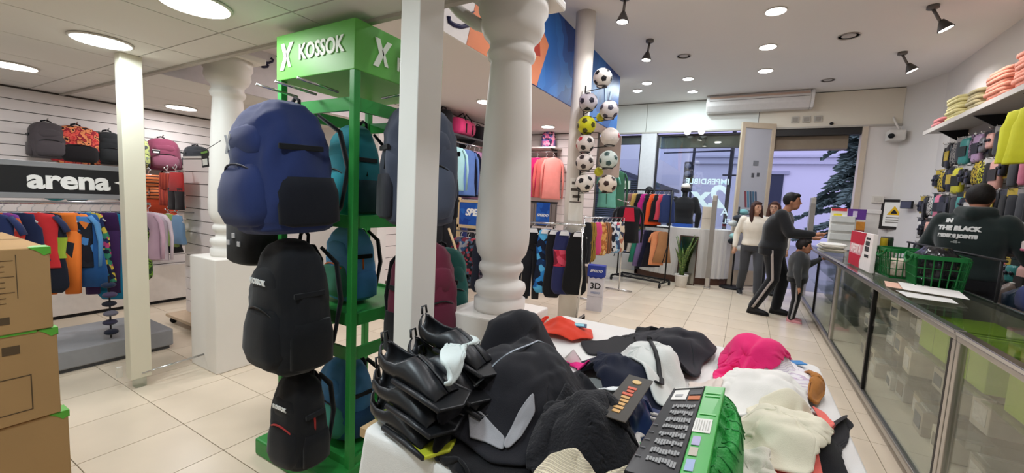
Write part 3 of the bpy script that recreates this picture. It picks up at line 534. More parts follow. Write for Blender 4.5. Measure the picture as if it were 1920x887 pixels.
# slatted cart on castors
ct = thing('slat_cart', 'white slatted merchandise panel on castors beside the rear pillar', 'display panel', (-4.72, 2.05, 0)); MB().bb((-.28, -.02, .1), (.36, .03, 1.68)).build('backing', GROOVE, ct)
for k in range(13): MB().bb((-.29, -.035, .1+k*.121), (.37, -.018, .1+k*.121+.113)).build('slat', SLATM, ct)
MB().bb((-.33, -.2, .07), (.4, .25, .1)).build('base_board', mat('cdb59a', .6), ct, bevel=.004); MB().bb((-.3, -.03, 1.68), (.38, .03, 1.7)).build('top_cap', WHITE, ct)
for x in (-.28, .34):
    for y in (-.15, .2): w_ = MB(); w_.cyl((x-.012, y, .03), (x+.012, y, .03), .03); w_.build('castor', BLACK, ct, smooth=True)
for x0, z0, kd, w_, h_, m, m2, lab in ((-4.98, 1.52, 'shorts', .26, .32, pat(['c5543f', '5a3b36', 'd8452f', '8f3a34'], 7, 'bands'), None, 'red and brown striped shorts on the slatted cart'), (-4.80, 1.53, 'shorts', .22, .36, cloth('bd3a3a'), cloth('2a2527'), 'red shorts with dark legs on the slatted cart'), (-4.98, 1.12, 'vest', .3, .32, cloth('8ba05c'), None, 'olive green tank top on the slatted cart'), (-4.78, 1.12, 'vest', .22, .28, cloth('6f8fae'), None, 'grey blue tank top on the slatted cart')):
    g = garment(kd, w_, h_, m, 'hanging_garment', lab, 'clothing', (x0, 1.87, z0), math.radians(8), 'clothes on the slatted cart', m2, int(x0*100)); MB().tube([(0, .16, .02), (0, 0, .02), (0, -.03, .05)], .005, 6).build('peg', CHROME, g, smooth=True)
for y, z, hx, h_, lab in ((1.98, 1.5, 'e0703c', .26, 'bright orange shorts hanging on the slatted wall'), (2.06, 1.26, 'c0492e', .36, 'rust red swim shorts hanging below the orange shorts'), (2.16, 1.32, 'e8705a', .2, 'coral shorts beside the rust red shorts'), (2.1, .92, '1d1e22', .3, 'black shorts under the rust red shorts')):
    g = garment('shorts', .34, h_, cloth(hx) if hx != 'e0703c' else pat(['e0703c', 'f0a070', '5a3026'], 9, 'stripe'), 'hanging_garment', lab, 'clothing', (-5.72, y, z), math.radians(80), 'shorts on the left wall', None, int(y*100)); MB().tube([(0, .22, .02), (0, 0, .02), (0, -.03, .05)], .005, 6).build('peg', CHROME, g, smooth=True)
# ---- cardboard boxes with green tape
CB = mat('b38d5f', .8, var=.1, scale=5, bump=.1, bscale=60); INK = mat('5d4a35', .8, var=0)
for k, (z0, z1, dy, lab) in enumerate(((.0, .575, .02, 'bottom cardboard box of the stack at the left edge'), (.58, .9, .0, 'middle cardboard box of the stack, with green tape'), (.905, 1.195, -.01, 'top cardboard box of the stack, printed with text lines'))):
    t = thing('cardboard_box', lab, 'cardboard box', (-2.12-.01*(2-k), .46+dy, z0), group='cardboard boxes stacked at the left')
    H = z1-z0; MB().bb((-.62, -.8, 0), (0, 0, H)).build('carton', CB, t, bevel=.004)
    MB().bb((-.31-.002, -.8, H-.001), (-.31+.002, 0, H+.001)).build('flap_seam', INK, t)
    GT = mat('5fae3c', .35); tp_ = MB(); tp_.prism([(-.05, -.03), (-.01, -.05), (.002, -.045), (.002, .002), (-.06, .002)], (0, 0, H-.001), (1, 0, 0), (0, 1, 0), (0, 0, .003)); tp_.prism([(-.05, 0), (.002, 0), (.002, -.02), (-.015, -.028), (-.03, -.012)], (0, 0, H), (0, 1, 0), (0, 0, 1), (.003, 0, 0)); tp_.bb((-.05, 0, H-.025), (.0, .003, H)); tp_.build('green_tape', GT, t)
    if k == 1: MB().bb((.0, -.5, H-.004), (.004, -.05, H+.004)).build('green_tape', GT, t)
    if k == 1: MB().bb((.0, -.28, H-.11), (.004, -.21, H-.04)).build('white_label', PAPER, t)
    if k == 2:
        for q in range(9): MB().bb((.0005, -.42, H-.04-q*.018), (.002, -.085-(.02 if q % 3 else 0), H-.0385-q*.018)).build('printed_line', INK, t)
        MB().bb((.0005, -.08, .12), (.0015, -.078, H-.02)).build('printed_line', INK, t); text('D', .05, INK, t, (.0015, -.2, .075), (PI/2, 0, PI/2), .0005, bold=.002); text('Y', .04, INK, t, (.0015, -.21, .03), (PI/2, 0, PI/2), .0005)
        MB().bb((.0005, -.14, .035), (.0015, -.1, .06)).build('handling_mark', INK, t)
    if k == 1:
        text('X', .05, INK, t, (.0015, -.19, .2), (PI/2, 0, PI/2), .0005, bold=.002); MB().bb((.0005, -.13, H-.07), (.0015, -.09, H-.04)).build('handling_mark', INK, t)
        for a, b, c, d in ((-.6, -.07, .165, .168), (-.6, -.07, .04, .043), (-.07, -.067, .04, .168), (-.6, -.14, .14, .142), (-.6, -.16, .118, .12)): MB().bb((.0005, a, c), (.0015, b, d)).build('printed_line', INK, t)
# ================================================================ green backpack stand
GREEN = mat('2f8d3f', .4, var=.06, scale=4); GRB = mat('5fae4a', .45, var=.05, scale=2)
st = thing('display_stand', 'tall green metal backpack stand with a printed header box', 'display stand', (-1.86, 1.58, 0))
HX, HY = .275, .28
for x in (-1, 1):
    for y in (-1, 1): MB().bb((x*HX-.017, y*HY-.017, 0), (x*HX+.017, y*HY+.017, 2.0)).build('upright', GREEN, st, bevel=.003)
bx = MB().bb((-HX-.02, -HY-.02, 1.985), (HX+.02, HY+.02, 2.205)).build('header_box', GRB, st, bevel=.004)
for z in (1.84, 1.3, .83, .66, .1):
    for x in (-1, 1): MB().bb((x*HX-.008, -HY, z-.03), (x*HX+.008, HY, z+.03)).build('side_rail', GREEN, st)
    for y in (-1, 1): MB().bb((-HX, y*HY-.008, z-.03), (HX, y*HY+.008, z+.03)).build('cross_rail', GREEN, st)
for z in (1.28, .84): MB().bb((-HX+.01, -HY+.01, z-.004), (HX-.01, HY-.01, z+.004)).build('shelf', GREEN, st)
MB().bb((-HX-.06, -HY-.12, 0), (HX+.02, HY+.02, .09)).build('base', GREEN, st, bevel=.01)
for x in (-.15, .0, .16): MB().cyl((x, -HY, 1.9), (x, -HY-.2, 1.91), .006).build('prong', CHROME, st, smooth=True)
for y in (-.12, .1): MB().cyl((HX, y, 1.9), (HX+.18, y, 1.91), .006).build('prong', CHROME, st, smooth=True)
def klogo(parent, o, U, S, m, name='logo_mark'):
    o, U = Vector(o), Vector(U); n_ = U.cross(Vector((0, 0, 1))); a = MB(); a.prism([(0, 0), (.25, 0), (.5, .5), (.3, 1), (.08, 1), (.27, .5)], o, U*S, Vector((0, 0, S)), n_*.003); a.build(name, m, parent)
    b = MB(); b.prism([(.55, .1), (.72, .1), (.55, .52), (.88, 1), (.64, 1), (.4, .62)], o, U*S, Vector((0, 0, S)), n_*.003); b.build(name, m, parent)
LG = mat('e6f0e2', .5); klogo(st, (-.26, -HY-.021, 2.03), (1, 0, 0), .13, LG); text('KOSSOK', .1, LG, st, (.06, -HY-.023, 2.1), (PI/2, 0, 0), .002, bold=.003, sx=.85)
klogo(st, (HX+.021, -.2, 2.03), (0, 1, 0), .13, LG); text('KOSSOK', .085, LG, st, (HX+.022, .09, 2.075), (PI/2, 0, PI/2), .002, bold=.003, sx=.85)
gpk = 'backpacks on the green stand'
nv = backpack(.42, .56, .36, '26325f', 'large navy blue backpack hanging highest on the green stand', (-1.76, 1.09, 1.25), math.radians(-6), None, None, gpk, tilt=.04, side='14161f', tagc='7fae52', lean=-.06, zip_h='11152a')
klogo(nv, (-.1, -.176, .335), (1, 0, 0), .075, mat('c9ccd2', .5), 'logo')
backpack(.34, .58, .27, '17181c', 'tall black backpack hanging below the navy one', (-1.74, 1.1, .64), math.radians(-4), None, 'KOSSOK', gpk, side='101114', tagc=None)
backpack(.24, .43, .19, '151518', 'narrow black hydration pack near the floor on the stand', (-1.72, 1.13, .17), math.radians(2), '1b1b1e', 'KOSSOK', gpk, zip_h='b0302f')
backpack(.27, .5, .24, '1f6f7c', 'teal backpack inside the green stand on the top shelf', (-1.9, 1.56, 1.30), math.radians(-5), '1a8190', None, gpk, side='14323a')
backpack(.34, .56, .26, '4a5060', 'slate grey backpack hanging on the right side of the stand', (-1.37, 1.5, 1.30), math.radians(62), '525a6c', None, gpk, side='33343c', zip_h='14161c')
backpack(.29, .40, .2, '62a4dc', 'sky blue and green backpack with an orange zip on the middle shelf', (-1.87, 1.52, .855), math.radians(-8), '4f9a80', None, gpk, side='4a8ac4', zip_h='e8702a')
backpack(.32, .42, .24, '3a6f9c', 'blue backpack on the base of the green stand', (-1.86, 1.5, .1), math.radians(-5), '4a9a8a', None, gpk, side='24486f')
backpack(.32, .56, .24, '6a2038', 'maroon backpack hanging low on the right side of the stand', (-1.34, 1.52, .66), math.radians(80), '5a1a30', None, gpk, side='1d1a1e')
backpack(.26, .44, .18, '1d5a55', 'dark teal backpack behind the maroon one', (-1.42, 1.78, .72), math.radians(75), None, None, gpk)
lz = thing('cord_clip', 'small yellow-green cord clip on the slate grey backpack', 'clip', (-1.31, 1.33, 1.54)); MB().tube([(.02*math.cos(a)+.012*a, .0, .02*math.sin(a)) for a in [i*.5 for i in range(14)]], .005, 6).build('cord', mat('c8dc3c', .5), lz, smooth=True); lz.rotation_euler = (0, 0, 1.1)
# backpack cluster seen between the pillar and the stand
bb = thing('gear_bag', 'black gear bag hanging behind the navy backpack', 'bag', (-2.3, 1.24, 1.03)); MB().loft([ring((0, 0, z), .14*a, .1*a, 24, 3.2) for z, a in ((0, .8), (.02, 1), (.22, 1), (.25, .8))]).build('body', cloth('141416'), bb, smooth=True); MB().tube([(-.06, 0, .25), (-.04, 0, .36), (.04, 0, .36), (.06, 0, .25)], .008, 6).build('strap', BLACK, bb, smooth=True)
for k in range(3): MB().bb((-.06+k*.05, -.106, .1+.04*(k % 2)), (-.035+k*.05, -.101, .125+.04*(k % 2))).build('print', mat('b9b9bb', .6), bb)
# ================================================================ sales floor behind the pillars
DK = cloth('1c1d24'); NAVY = cloth('232c4a')
# wall shelf with bags, shirts on a rail below
sh = thing('wall_shelf', 'dark wall shelf with a clothes rail above the long-sleeved shirts', 'shelf', (-3.95, 5.0, 2.3))
MB().bb((0, -.75, -.015), (.32, 1.2, .015)).build('board', mat('3a393c', .5), sh, bevel=.003); MB().cyl((.26, -.75, -.09), (.26, 1.2, -.09), .012).build('rail', CHROME, sh, smooth=True)
for y in (-.7, .2, 1.1): MB().prism([(0, -.16), (.3, -.02), (.3, 0), (0, 0)], (0, y, -.015), (1, 0, 0), (0, 0, 1), (0, .012, 0)).build('bracket', mat('3a393c', .5), sh)
def duffel(loc, rz, L, r, hx, lab):
    t = thing('sports_bag', lab, 'sports bag', loc, rz); MB().loft([[Vector((x*L/2, p.x, p.y+r)) for p in ring((0, 0, 0), r*a, r*a*.95, 24, 2.6)] for x, a in ((-1, .7), (-.94, .95), (-.5, 1), (.5, 1), (.94, .95), (1, .7))]).build('body', cloth(hx), t, smooth=True)
    for x in (-.22, .22):
        MB().tube([(x*L, -r*1.02, r*.5), (x*L*.9, -r*.8, r*1.9), (x*L*.5, -r*.3, r*2.5), (x*L*.9, r*.3, r*2.05)], .009, 6).build('handle', BLACK, t, smooth=True); MB().tube([(x*L, -r*1.03, r*.3), (x*L, -r*1.03, r*1.3)], .01, 6).build('strap', BLACK, t, smooth=True)
    MB().tube([(-L*.42, 0, r*1.96), (L*.42, 0, r*1.96)], .006, 6).build('zip', BLACK, t, smooth=True); return t
duffel((-3.76, 5.0, 2.316), PI/2+.1, .42, .13, 'e0437c', 'hot pink sports bag on the dark wall shelf')
for y, w_, h_, hx, lab in ((4.6, .22, .3, '17171b', 'black upright bag left of the pink sports bag'), (5.45, .24, .22, '1d1d22', 'black bag right of the pink sports bag')):
    t = thing('sports_bag', lab, 'sports bag', (-3.78, y, 2.316)); MB().loft([ring((0, 0, z*h_), .11*a, w_/2*a, 20, 3.4) for z, a in ((0, .85), (.04, 1), (.9, .97), (1, .75))]).build('body', cloth(hx), t, smooth=True); MB().tube([(0, -.06, h_*.98), (0, -.04, h_*1.15), (0, .04, h_*1.15), (0, .06, h_*.98)], .008, 6).build('handle', BLACK, t, smooth=True)
for k, (y, hx, rz, lab, h_) in enumerate(((4.72, 'a9d8dc', 34, 'mint long-sleeved shirt facing out on the wall rail', .62), (5.03, '6f93d8', 62, 'periwinkle blue long-sleeved shirt on the wall rail', .68), (5.12, '20243a', 66, 'navy long-sleeved shirt on the wall rail', .7), (5.24, 'd9a4cf', 60, 'lilac pink long-sleeved shirt on the wall rail', .72), (5.36, 'b45fa8', 66, 'orchid purple long-sleeved shirt on the wall rail', .7), (5.5, '3f7f6a', 66, 'green long-sleeved shirt on the wall rail', .68))):
    garment('long', .36, h_, cloth(hx), 'hanging_shirt', lab, 'shirt', (-3.69, y, 2.13), math.radians(rz), 'long-sleeved shirts on the wall rail', None, k)
for k, (x, y, hx) in enumerate(((-3.74, 4.62, '16171c'), (-3.7, 4.74, '1a1c26'), (-3.68, 4.86, '222a58'), (-3.68, 4.98, '191a20'), (-3.68, 5.12, '1f2026'))):
    garment('pants', .36, 1.0, cloth(hx), 'hanging_trousers', ['black trousers leftmost on the low wall rail', 'black trousers second on the low wall rail', 'royal navy trousers on the low wall rail', 'black trousers right of the navy pair', 'charcoal trousers at the right of the low wall rail'][k], 'trousers', (x, y, 1.32), math.radians(55), 'trousers on the low wall rail', None, k)
t = thing('wall_rail', 'low chrome clothes rail under the long-sleeved shirts', 'clothes rail', (-3.95, 4.9, 1.4)); MB().cyl((.26, -.5, 0), (.26, .5, 0), .012).build('rail', CHROME, t, smooth=True)
for y in (-.45, .45): MB().cyl((0, y, 0), (.26, y, 0), .009).build('arm', CHROME, t, smooth=True)
# far wall: shelf, patterned backpack, pink and coral jackets
t = thing('wall_shelf', 'white wall shelf under the small flowered backpack', 'shelf', (-3.3, 7.0, 2.36)); MB().bb((-.42, -.3, 0), (.3, 0, .025)).build('board', WHITE, t, bevel=.003)
for x in (-.35, .2): MB().prism([(0, -.12), (-.26, -.01), (-.26, 0), (0, 0)], (x, 0, 0), (0, 1, 0), (0, 0, 1), (.012, 0, 0)).build('bracket', DARKM, t)
MB().cyl((-.42, -.22, -.06), (.3, -.22, -.06), .01).build('rail', CHROME, t, smooth=True)
backpack(.24, .3, .14, '6a5a8c', 'small flowered backpack on the white far shelf', (-3.2, 6.84, 2.386), math.radians(8), None, None, None, mbody=pat(['d96a9c', '4a4f86', '8f7fc0', '2b2a44', 'e8a0b4'], 26))
for k, (x, hx, lab, h_) in enumerate(((-3.52, 'd8527a', 'rose pink jacket at the left of the far rail', .7), (-3.38, 'ec2f7c', 'hot pink jacket on the far rail', .72), (-3.2, 'f47a74', 'coral jacket on the far rail', .72), (-3.06, 'f4968c', 'pale coral jacket at the right of the far rail', .74))):
    garment('long', .34, h_, cloth(hx), 'hanging_jacket', lab, 'jacket', (x, 6.78, 2.2), math.radians([50, 22, 18, 40][k]), 'bright jackets on the far rail', None, k+3, thick=.03)
hb = thing('brand_board', 'dark slatted stand with a blue lettered panel behind the near pillar', 'sign', (-2.82, 5.95, 0)); MB().bb((-.22, 0, 1.02), (.24, .02, 1.4)).build('board', mat('6d6562', .6), hb)
for k in range(6):
    if k not in (2, 3): MB().bb((-.21+k*.075, -.012, 1.03), (-.15+k*.075, 0, 1.38)).build('slat', mat('857b76', .6), hb)
MB().bb((-.1, -.02, 1.05), (.13, -.012, 1.4)).build('blue_panel', pat(['1d4fa8', '2a63c0', '3a78d0'], 5, 'noise', .4), hb); text('SPEEDO', .055, PRINTW, hb, (.015, -.022, 1.2), (PI/2, 0, 0), .002, bold=.002, shear=.3); MB().bb((-.23, -.01, 1.4), (.25, .03, 1.42)).build('top_bar', DARKM, hb)
for x in (-.2, .21): MB().bb((x-.012, 0, 0), (x+.012, .02, 1.02)).build('leg', DARKM, hb)
# long beige rack with curved feet
BG = mat('cdb48c', .5); sp = thing('clothes_rack', 'beige clothes rack with a blue lettered header and curved feet', 'clothes rack', (-2.5, 4.5, 0))
MB().bb((-.9, -.02, .12), (-.86, .02, 1.42)).build('upright', BG, sp, bevel=.004); MB().bb((-.9, -.02, 1.36), (.0, .02, 1.39)).build('header_rail', BG, sp); MB().bb((-.9, -.02, 1.02), (.0, .02, 1.06)).build('header_rail', BG, sp)
MB().bb((-.86, -.012, 1.06), (-.02, .012, 1.36)).build('header_panel', pat(['173f96', '1f55b0', '2a6ac4'], 3, 'noise', .4), sp); text('SPEEDO', .12, PRINTW, sp, (-.55, -.014, 1.23), (PI/2, 0, 0), .002, bold=.006, shear=.35)
for s, x in ((1, -.95), (-1, .05)): MB().tube([(x+s*.0, -.12, 1.0), (x+s*.12, -.14, .8), (x+s*.27, -.16, .5), (x+s*.36, -.18, .2), (x+s*.38, -.2, .02)], .016, 8).build('curved_foot', BG, sp, smooth=True)
MB().tube([(-.62, -.18, .36), (-.78, -.3, .22), (-.92, -.5, .02)], .015, 8).build('curved_foot', BG, sp, smooth=True)
MB().cyl((-.86, -.06, .98), (-.02, -.06, .98), .01).build('rail', CHROME, sp, smooth=True); MB().cyl((0, 0, 0), (0, 0, 1.4), .014).build('upright', CHROME, sp, smooth=True)
s2 = thing('clothes_rack', 'chrome swimwear rack on castors beside the near pillar', 'clothes rack', (-2.1, 4.5, 0)); MB().cyl((-.32, 0, 1.16), (.52, 0, 1.18), .012).build('rail', CHROME, s2, smooth=True)
for x in (-.3, .48): MB().tube([(x, 0, 1.165), (x+.04, 0, .6), (x, 0, .06)], .012).build('upright', CHROME, s2, smooth=True); MB().cyl((x, -.28, .06), (x, .28, .06), .013).build('foot_bar', CHROME, s2, smooth=True)
for x in (-.3, .48):
    for y in (-.26, .26): MB().cyl((x-.012, y, .03), (x+.012, y, .03), .03).build('castor', BLACK, s2, smooth=True)
fd = [pat(['1c1f2c', '8f2f4a', '3a3f52', '5c5560', '16171f'], 26), pat(['1b2434', '2f4f78', '702a3a', '8c8f98'], 22), pat(['20242e', '4a5f78', '963a48', '1a1c24'], 30), cloth('1e2230')]
for k in range(7): garment(['suit', 'dress', 'top', 'suit'][k % 4], .3, [.62, .68, .6, .7][k % 4], fd[k % 4], 'swim_garment', '%s dark flowered swim garment from the left on the beige rack' % ORD[k], 'swimwear', (-3.28+k*.115, 4.44, .9), math.radians(38+6*math.sin(k*3)), 'dark flowered swimwear on the beige rack', None, k+60)
WH = mat('e9e9ec', .4)
for k, (x, kd, m, m2, h_, w_, lab) in enumerate(((-2.36, 'pants', cloth('222838'), None, .86, .26, 'dark blue leggings next to the near pillar'), (-2.24, 'pants', cloth('18191e'), None, .88, .26, 'plain black leggings on the chrome rack'), (-2.07, 'suit', pat(['16335e', '2f86d0', '1a5aa0', '57aee0', '111a30'], 13), None, .78, .28, 'bright blue patterned swimsuit on the chrome rack'), (-1.96, 'suit', cloth('16161b'), None, .82, .24, 'black swimsuit between the blue and red ones'), (-1.83, 'suit', cloth('2a2f5c'), pat(['c2304a', '7d2036', 'd9506a'], 12), .76, .28, 'red topped navy swimsuit on the chrome rack'), (-1.66, 'suit', cloth('141518'), None, .74, .3, 'black swimsuit with a small print at the rail end'))):
    g = garment(kd, w_, h_, m, 'swim_garment', lab, 'swimwear', (x, 4.5, 1.1), math.radians(24), 'swimwear on the chrome rack', m2, k+80); [c for c in g.children if c.name.startswith('hanger')][0].data = [c for c in g.children if c.name.startswith('hanger')][0].data
    MB().prism([(-.06, -.05), (.06, -.05), (.045, 0), (-.045, 0)], (0, -.024, -.005), (1, 0, 0), (0, 0, 1), (0, -.004, 0)).build('hanger_card', WH, g)
# second swimwear rail further back
s3 = thing('clothes_rack', 'far chrome rack of small bright bikinis behind the round column', 'clothes rack', (-1.85, 6.25, 0)); MB().cyl((-.2, -.5, 1.22), (.12, .55, 1.22), .011).build('rail', CHROME, s3, smooth=True)
for x, y in ((-.2, -.48), (.12, .53)): MB().cyl((x, y, 0), (x, y, 1.22), .011).build('upright', CHROME, s3, smooth=True); MB().cyl((x-.22, y, .02), (x+.22, y, .02), .012).build('foot_bar', CHROME, s3, smooth=True)
for k, (m, h_, lab) in enumerate(((cloth('1a1b20'), .62, 'black'), (pat(['1a1b20', 'd8b24a', '8a6a2a'], 10, 'bands'), .6, 'black and gold'), (cloth('d8487c'), .5, 'pink'), (pat(['d9a05a', 'b06a3a', 'e8c88a'], 10, 'noise'), .52, 'amber'), (pat(['6a4a38', '2a211f', 'a5714a'], 9, 'bands'), .5, 'brown'), (pat(['20222a', 'd9dade', '20222a'], 9, 'noise'), .48, 'black and white'), (pat(['7fa8c8', 'c24a5a', 'd8dfe4', '3a4a6a'], 14), .5, 'pale blue flowered'), (pat(['b0705a', '3a3f52', 'd8c8b0'], 12), .5, 'terracotta flowered'))):
    garment('suit', .22, h_, m, 'swim_garment', lab + ' swim garment on the far bikini rack', 'swimwear', (-2.03+k*.038, 5.83+k*.125, 1.15), math.radians(42+5*math.sin(k)), 'swimwear on the far bikini rack', None, k+100)
garment('jacket', .42, .62, cloth('16161a'), 'hanging_jacket', 'black puffer jacket with red lining beside the bikini rack', 'jacket', (-1.72, 6.98, 1.42), math.radians(25), None, cloth('17171b'), 7, thick=.06); j = bpy.data.objects['hanging_jacket.004']; MB().prism([(-.1, -.26), (.1, -.26), (.07, -.03), (-.07, -.03)], (0, -.075, 0), (1, 0, 0), (0, 0, 1), (0, -.006, 0)).build('red_lining', cloth('c42640'), j); MB().tube([(0, 0, .05), (-.2, .0, .1)], .006, 6).build('hook', CHROME, j)
# 3D totem
tt = thing('floor_sign', 'small white and blue 3D totem standing on the tiles', 'sign', (-1.66, 5.3, 0), math.radians(10)); MB().bb((-.1, -.05, 0), (.1, .06, .47)).build('body', mat('d8d5dc', .5), tt); MB().bb((-.115, -.065, .47), (.115, .07, .62)).build('cap', mat('2c3f96', .5), tt, bevel=.006)
MB().prism([(-.1, .47), (-.07, .445), (-.03, .46), (0, .44), (.03, .46), (.07, .445), (.1, .47)], (0, -.052, 0), (1, 0, 0), (0, 0, 1), (0, -.003, 0)).build('splash', mat('2c3f96', .5), tt); text('SPEEDO', .045, PRINTW, tt, (0, -.068, .545), (PI/2, 0, 0), .001, bold=.001, shear=.3); text('3D', .115, PRINTK, tt, (0, -.052, .34), (PI/2, 0, 0), .001, bold=.002); text('SPEEDO', .035, mat('6a86b8', .5), tt, (0, -.052, .25), (PI/2, 0, 0), .001, shear=.3)
MB().bb((-.1, -.0525, .2), (.1, -.0505, .203)).build('crease', mat('a9a6ae', .6), tt)
# balls on wire cradles fixed to the column
def ball(x, z, y, hexes, lab, rot):
    t = thing('football', lab, 'ball', (x, y, z), group='footballs on the column rack', rot=rot); b = MB(); b.sphere((0, 0, 0), .11, 24, 16); b.build('skin', mat(hexes[0], .4, var=.05), t, smooth=True)
    ph = (1+5**.5)/2; vs_ = [Vector(v).normalized() for a in (-1, 1) for c in (-ph, ph) for v in ((0, a, c), (a, c, 0), (c, 0, a))]
    for q, v in enumerate(vs_):
        u = v.orthogonal().normalized(); w_ = v.cross(u); P = MB(); n = 5; r_ = .036
        pts = [((v*.108 + (u*math.cos(2*PI*i/n)+w_*math.sin(2*PI*i/n))*r_).normalized()*.1125) for i in range(n)]; P.add([v*.1145]+pts, [(0, i+1, (i+1) % n+1) for i in range(n)]); P.build('patch', mat(hexes[1+q % (len(hexes)-1)], .4), t)
    return t
random.seed(8)
BL = [(-1.60, 2.90, 4.80, ('e6e2dc', '1d1d22'), 'white football with dark patches at the top of the rack'), (-1.75, 2.63, 4.78, ('cfc9d2', '2c2a3a'), 'greyish football second from the top on the left'), (-1.50, 2.53, 4.82, ('d8d2d4', '4a4658'), 'pale football second from the top on the right'), (-1.75, 2.36, 4.78, ('d8d62a', '4c4a18'), 'bright yellow football on the left of the rack'), (-1.47, 2.22, 4.83, ('e6dcd6', 'b03a48', 'e0d8d2'), 'white football with red patches on the right'), (-1.75, 2.14, 4.78, ('e2d6d0', 'c0303c', '2a2628'), 'white football with red and black patches on the left'), (-1.74, 1.92, 4.78, ('e0d4cc', '8f4a44', '3a3032'), 'white and maroon football on the left'), (-1.47, 1.955, 4.83, ('d0dcd6', '3f5a58'), 'white and mint football on the right'), (-1.73, 1.67, 4.78, ('e4dcd2', '1c1c1f'), 'white and black football low on the left'), (-1.46, 1.67, 4.83, ('e4d6c6', '3c2a26'), 'cream football with dark patches low on the right')]
br = thing('ball_rack', 'black wire rack holding footballs on the round column', 'rack', (-1.8, 4.88, 0)); MB().cyl((-.03, 0, 1.45), (-.03, 0, 2.85), .009).build('spine', BLACK, br, smooth=True)
for x, z, y, hx, lab in BL:
    ball(x, z, y, hx, lab, (random.random()*3, random.random()*3, random.random()*3)); c = Vector((x+1.8, y-4.88, z-.1)); k = MB(); k.tube([c+Vector((.06*math.cos(a), .06*math.sin(a), 0)) for a in [2*PI*i/14 for i in range(14)]], .005, 6, closed=True); k.build('cradle', BLACK, br, smooth=True)
    MB().tube([(-.03, 0, z-.12), c+Vector((0, .06, 0))], .005, 6).build('arm', BLACK, br)
MB().sphere((-1.6, 4.88, 1.82), .05, 12, 8)
for x, y, z, lab in ((-1.62, 4.9, 2.47, 'small yellow mini ball wedged beside the upper footballs'), (-1.6, 4.9, 1.82, 'small yellow mini ball wedged beside the lower footballs')):
    t = thing('mini_ball', lab, 'ball', (x, y, z)); MB().sphere((0, 0, 0), .055, 16, 12).build('skin', mat('d9d53a', .4), t, smooth=True); MB().cyl((-.2, 0, 0), (-.05, 0, 0), .004).build('wire', BLACK, t)
KB = .932   # the column and its rack stand a little nearer than the banner
for o in [o for o in C.objects if o.parent is None and o.name.split('.')[0] in ('football', 'mini_ball', 'ball_rack')]:
    o.location = (o.location.x*KB, o.location.y*KB, 1.45+(o.location.z-1.45)*KB); o.scale = (KB, KB, KB)
rc.location = (-1.93*KB, 5.0*KB, 0); rc.scale = (KB, KB, 1)
garment('tee', .34, .66, cloth('7ec8b4'), 'hanging_shirt', 'mint green tee hanging right of the football rack', 'shirt', (-2.25, 7.5, 2.02), math.radians(18), None, None, 9); garment('long', .34, .7, cloth('3f6f55'), 'hanging_shirt', 'dark green shirt behind the mint tee', 'shirt', (-2.12, 7.62, 2.05), math.radians(40), None, None, 10)
t = thing('wall_rail', 'short rail holding the green shirts near the shop window', 'clothes rail', (-2.2, 7.55, 2.1)); MB().tube([(-.15, -.1, 0), (.12, .1, 0)], .009, 6).build('rail', CHROME, t, smooth=True); MB().tube([(-.15, -.1, 0), (-.16, -.35, .0)], .009, 6).build('arm', CHROME, t, smooth=True)
t = thing('poster', 'beige framed poster leaning behind the footballs', 'poster', (-2.3, 7.25, 2.2)); MB().bb((-.12, 0, -.3), (.3, .015, .42)).build('print', mat('b9a79b', .6, var=.1, scale=4), t)
# black two-tier garment rack near the window
gr = thing('clothes_rack', 'black two-tier clothes rack on castors by the shop window', 'clothes rack', (-1.62, 7.82, 0), math.atan2(-.2, .9)); B_ = mat('1b1b1d', .45, .3)
for x in (-.47, .47):
    MB().cyl((x, 0, .1), (x, 0, 1.72), .013).build('upright', B_, gr, smooth=True); MB().cyl((x, -.24, .08), (x, .24, .08), .014).build('foot_bar', B_, gr, smooth=True); MB().cyl((x, -.18, .45), (x, .0, .75), .008).build('brace', B_, gr, smooth=True)
    for y in (-.22, .22): MB().cyl((x-.012, y, .035), (x+.012, y, .035), .034).build('castor', BLACK, gr, smooth=True)
for z, y in ((1.72, 0), (1.06, 0), (.1, -.2), (.1, .2)): MB().cyl((-.47, y, z), (.47, y, z), .012).build('bar', B_, gr, smooth=True)
for k in range(3): MB().cyl((-.47, -.1+k*.1, .1), (.47, -.1+k*.1, .1), .007).build('shelf_bar', B_, gr, smooth=True)
def onrack(u, z, v=0.): a = gr.rotation_euler[2]; return (-1.62+math.cos(a)*u-math.sin(a)*v, 7.82+math.sin(a)*u+math.cos(a)*v, z)
for k, (hx, h_, lab) in enumerate((('77746f', .62, 'grey'), ('8a8680', .6, 'light grey'), ('9c6a66', .62, 'dusty rose'), ('c9a35a', .66, 'mustard yellow'), ('17171b', .6, 'black, next to the mustard one'), ('c22a86', .56, 'magenta'), ('232029', .6, 'black, next to the magenta one'), ('ee5a2c', .56, 'bright orange'), ('1a1a20', .5, 'black, next to the orange one'), ('d84a5e', .46, 'coral red'), ('2b3a68', .5, 'navy blue'))):
    garment('top', .3, h_, cloth(hx), 'tank_top', 'sleeveless top on the black rack upper rail, ' + lab, 'top', onrack(-.42+k*.083, 1.65), math.radians(30+4*math.sin(k*2)), 'tops on the black rack', None, k+130)
for k, (hx, h_, lab) in enumerate((('20211f', .4, 'short black'), ('2c2a2c', .42, 'charcoal'), ('d8d4cc', .44, 'white'), ('2f8a72', .62, 'green'), ('7f6fa0', .68, 'lavender'), ('1e2038', .68, 'dark navy'), ('1b1c26', .66, 'black'), ('e89a6c', .62, 'peach'), ('b08058', .56, 'tan'))):
    garment('tee' if k in (2, 7) else 'dress', .27, h_, cloth(hx), 'tank_top', lab + ' garment on the lower rail of the black rack', 'top', onrack(-.36+k*.092, .99), math.radians(30+4*math.sin(k*3)), 'garments on the lower rail', None, k+150)
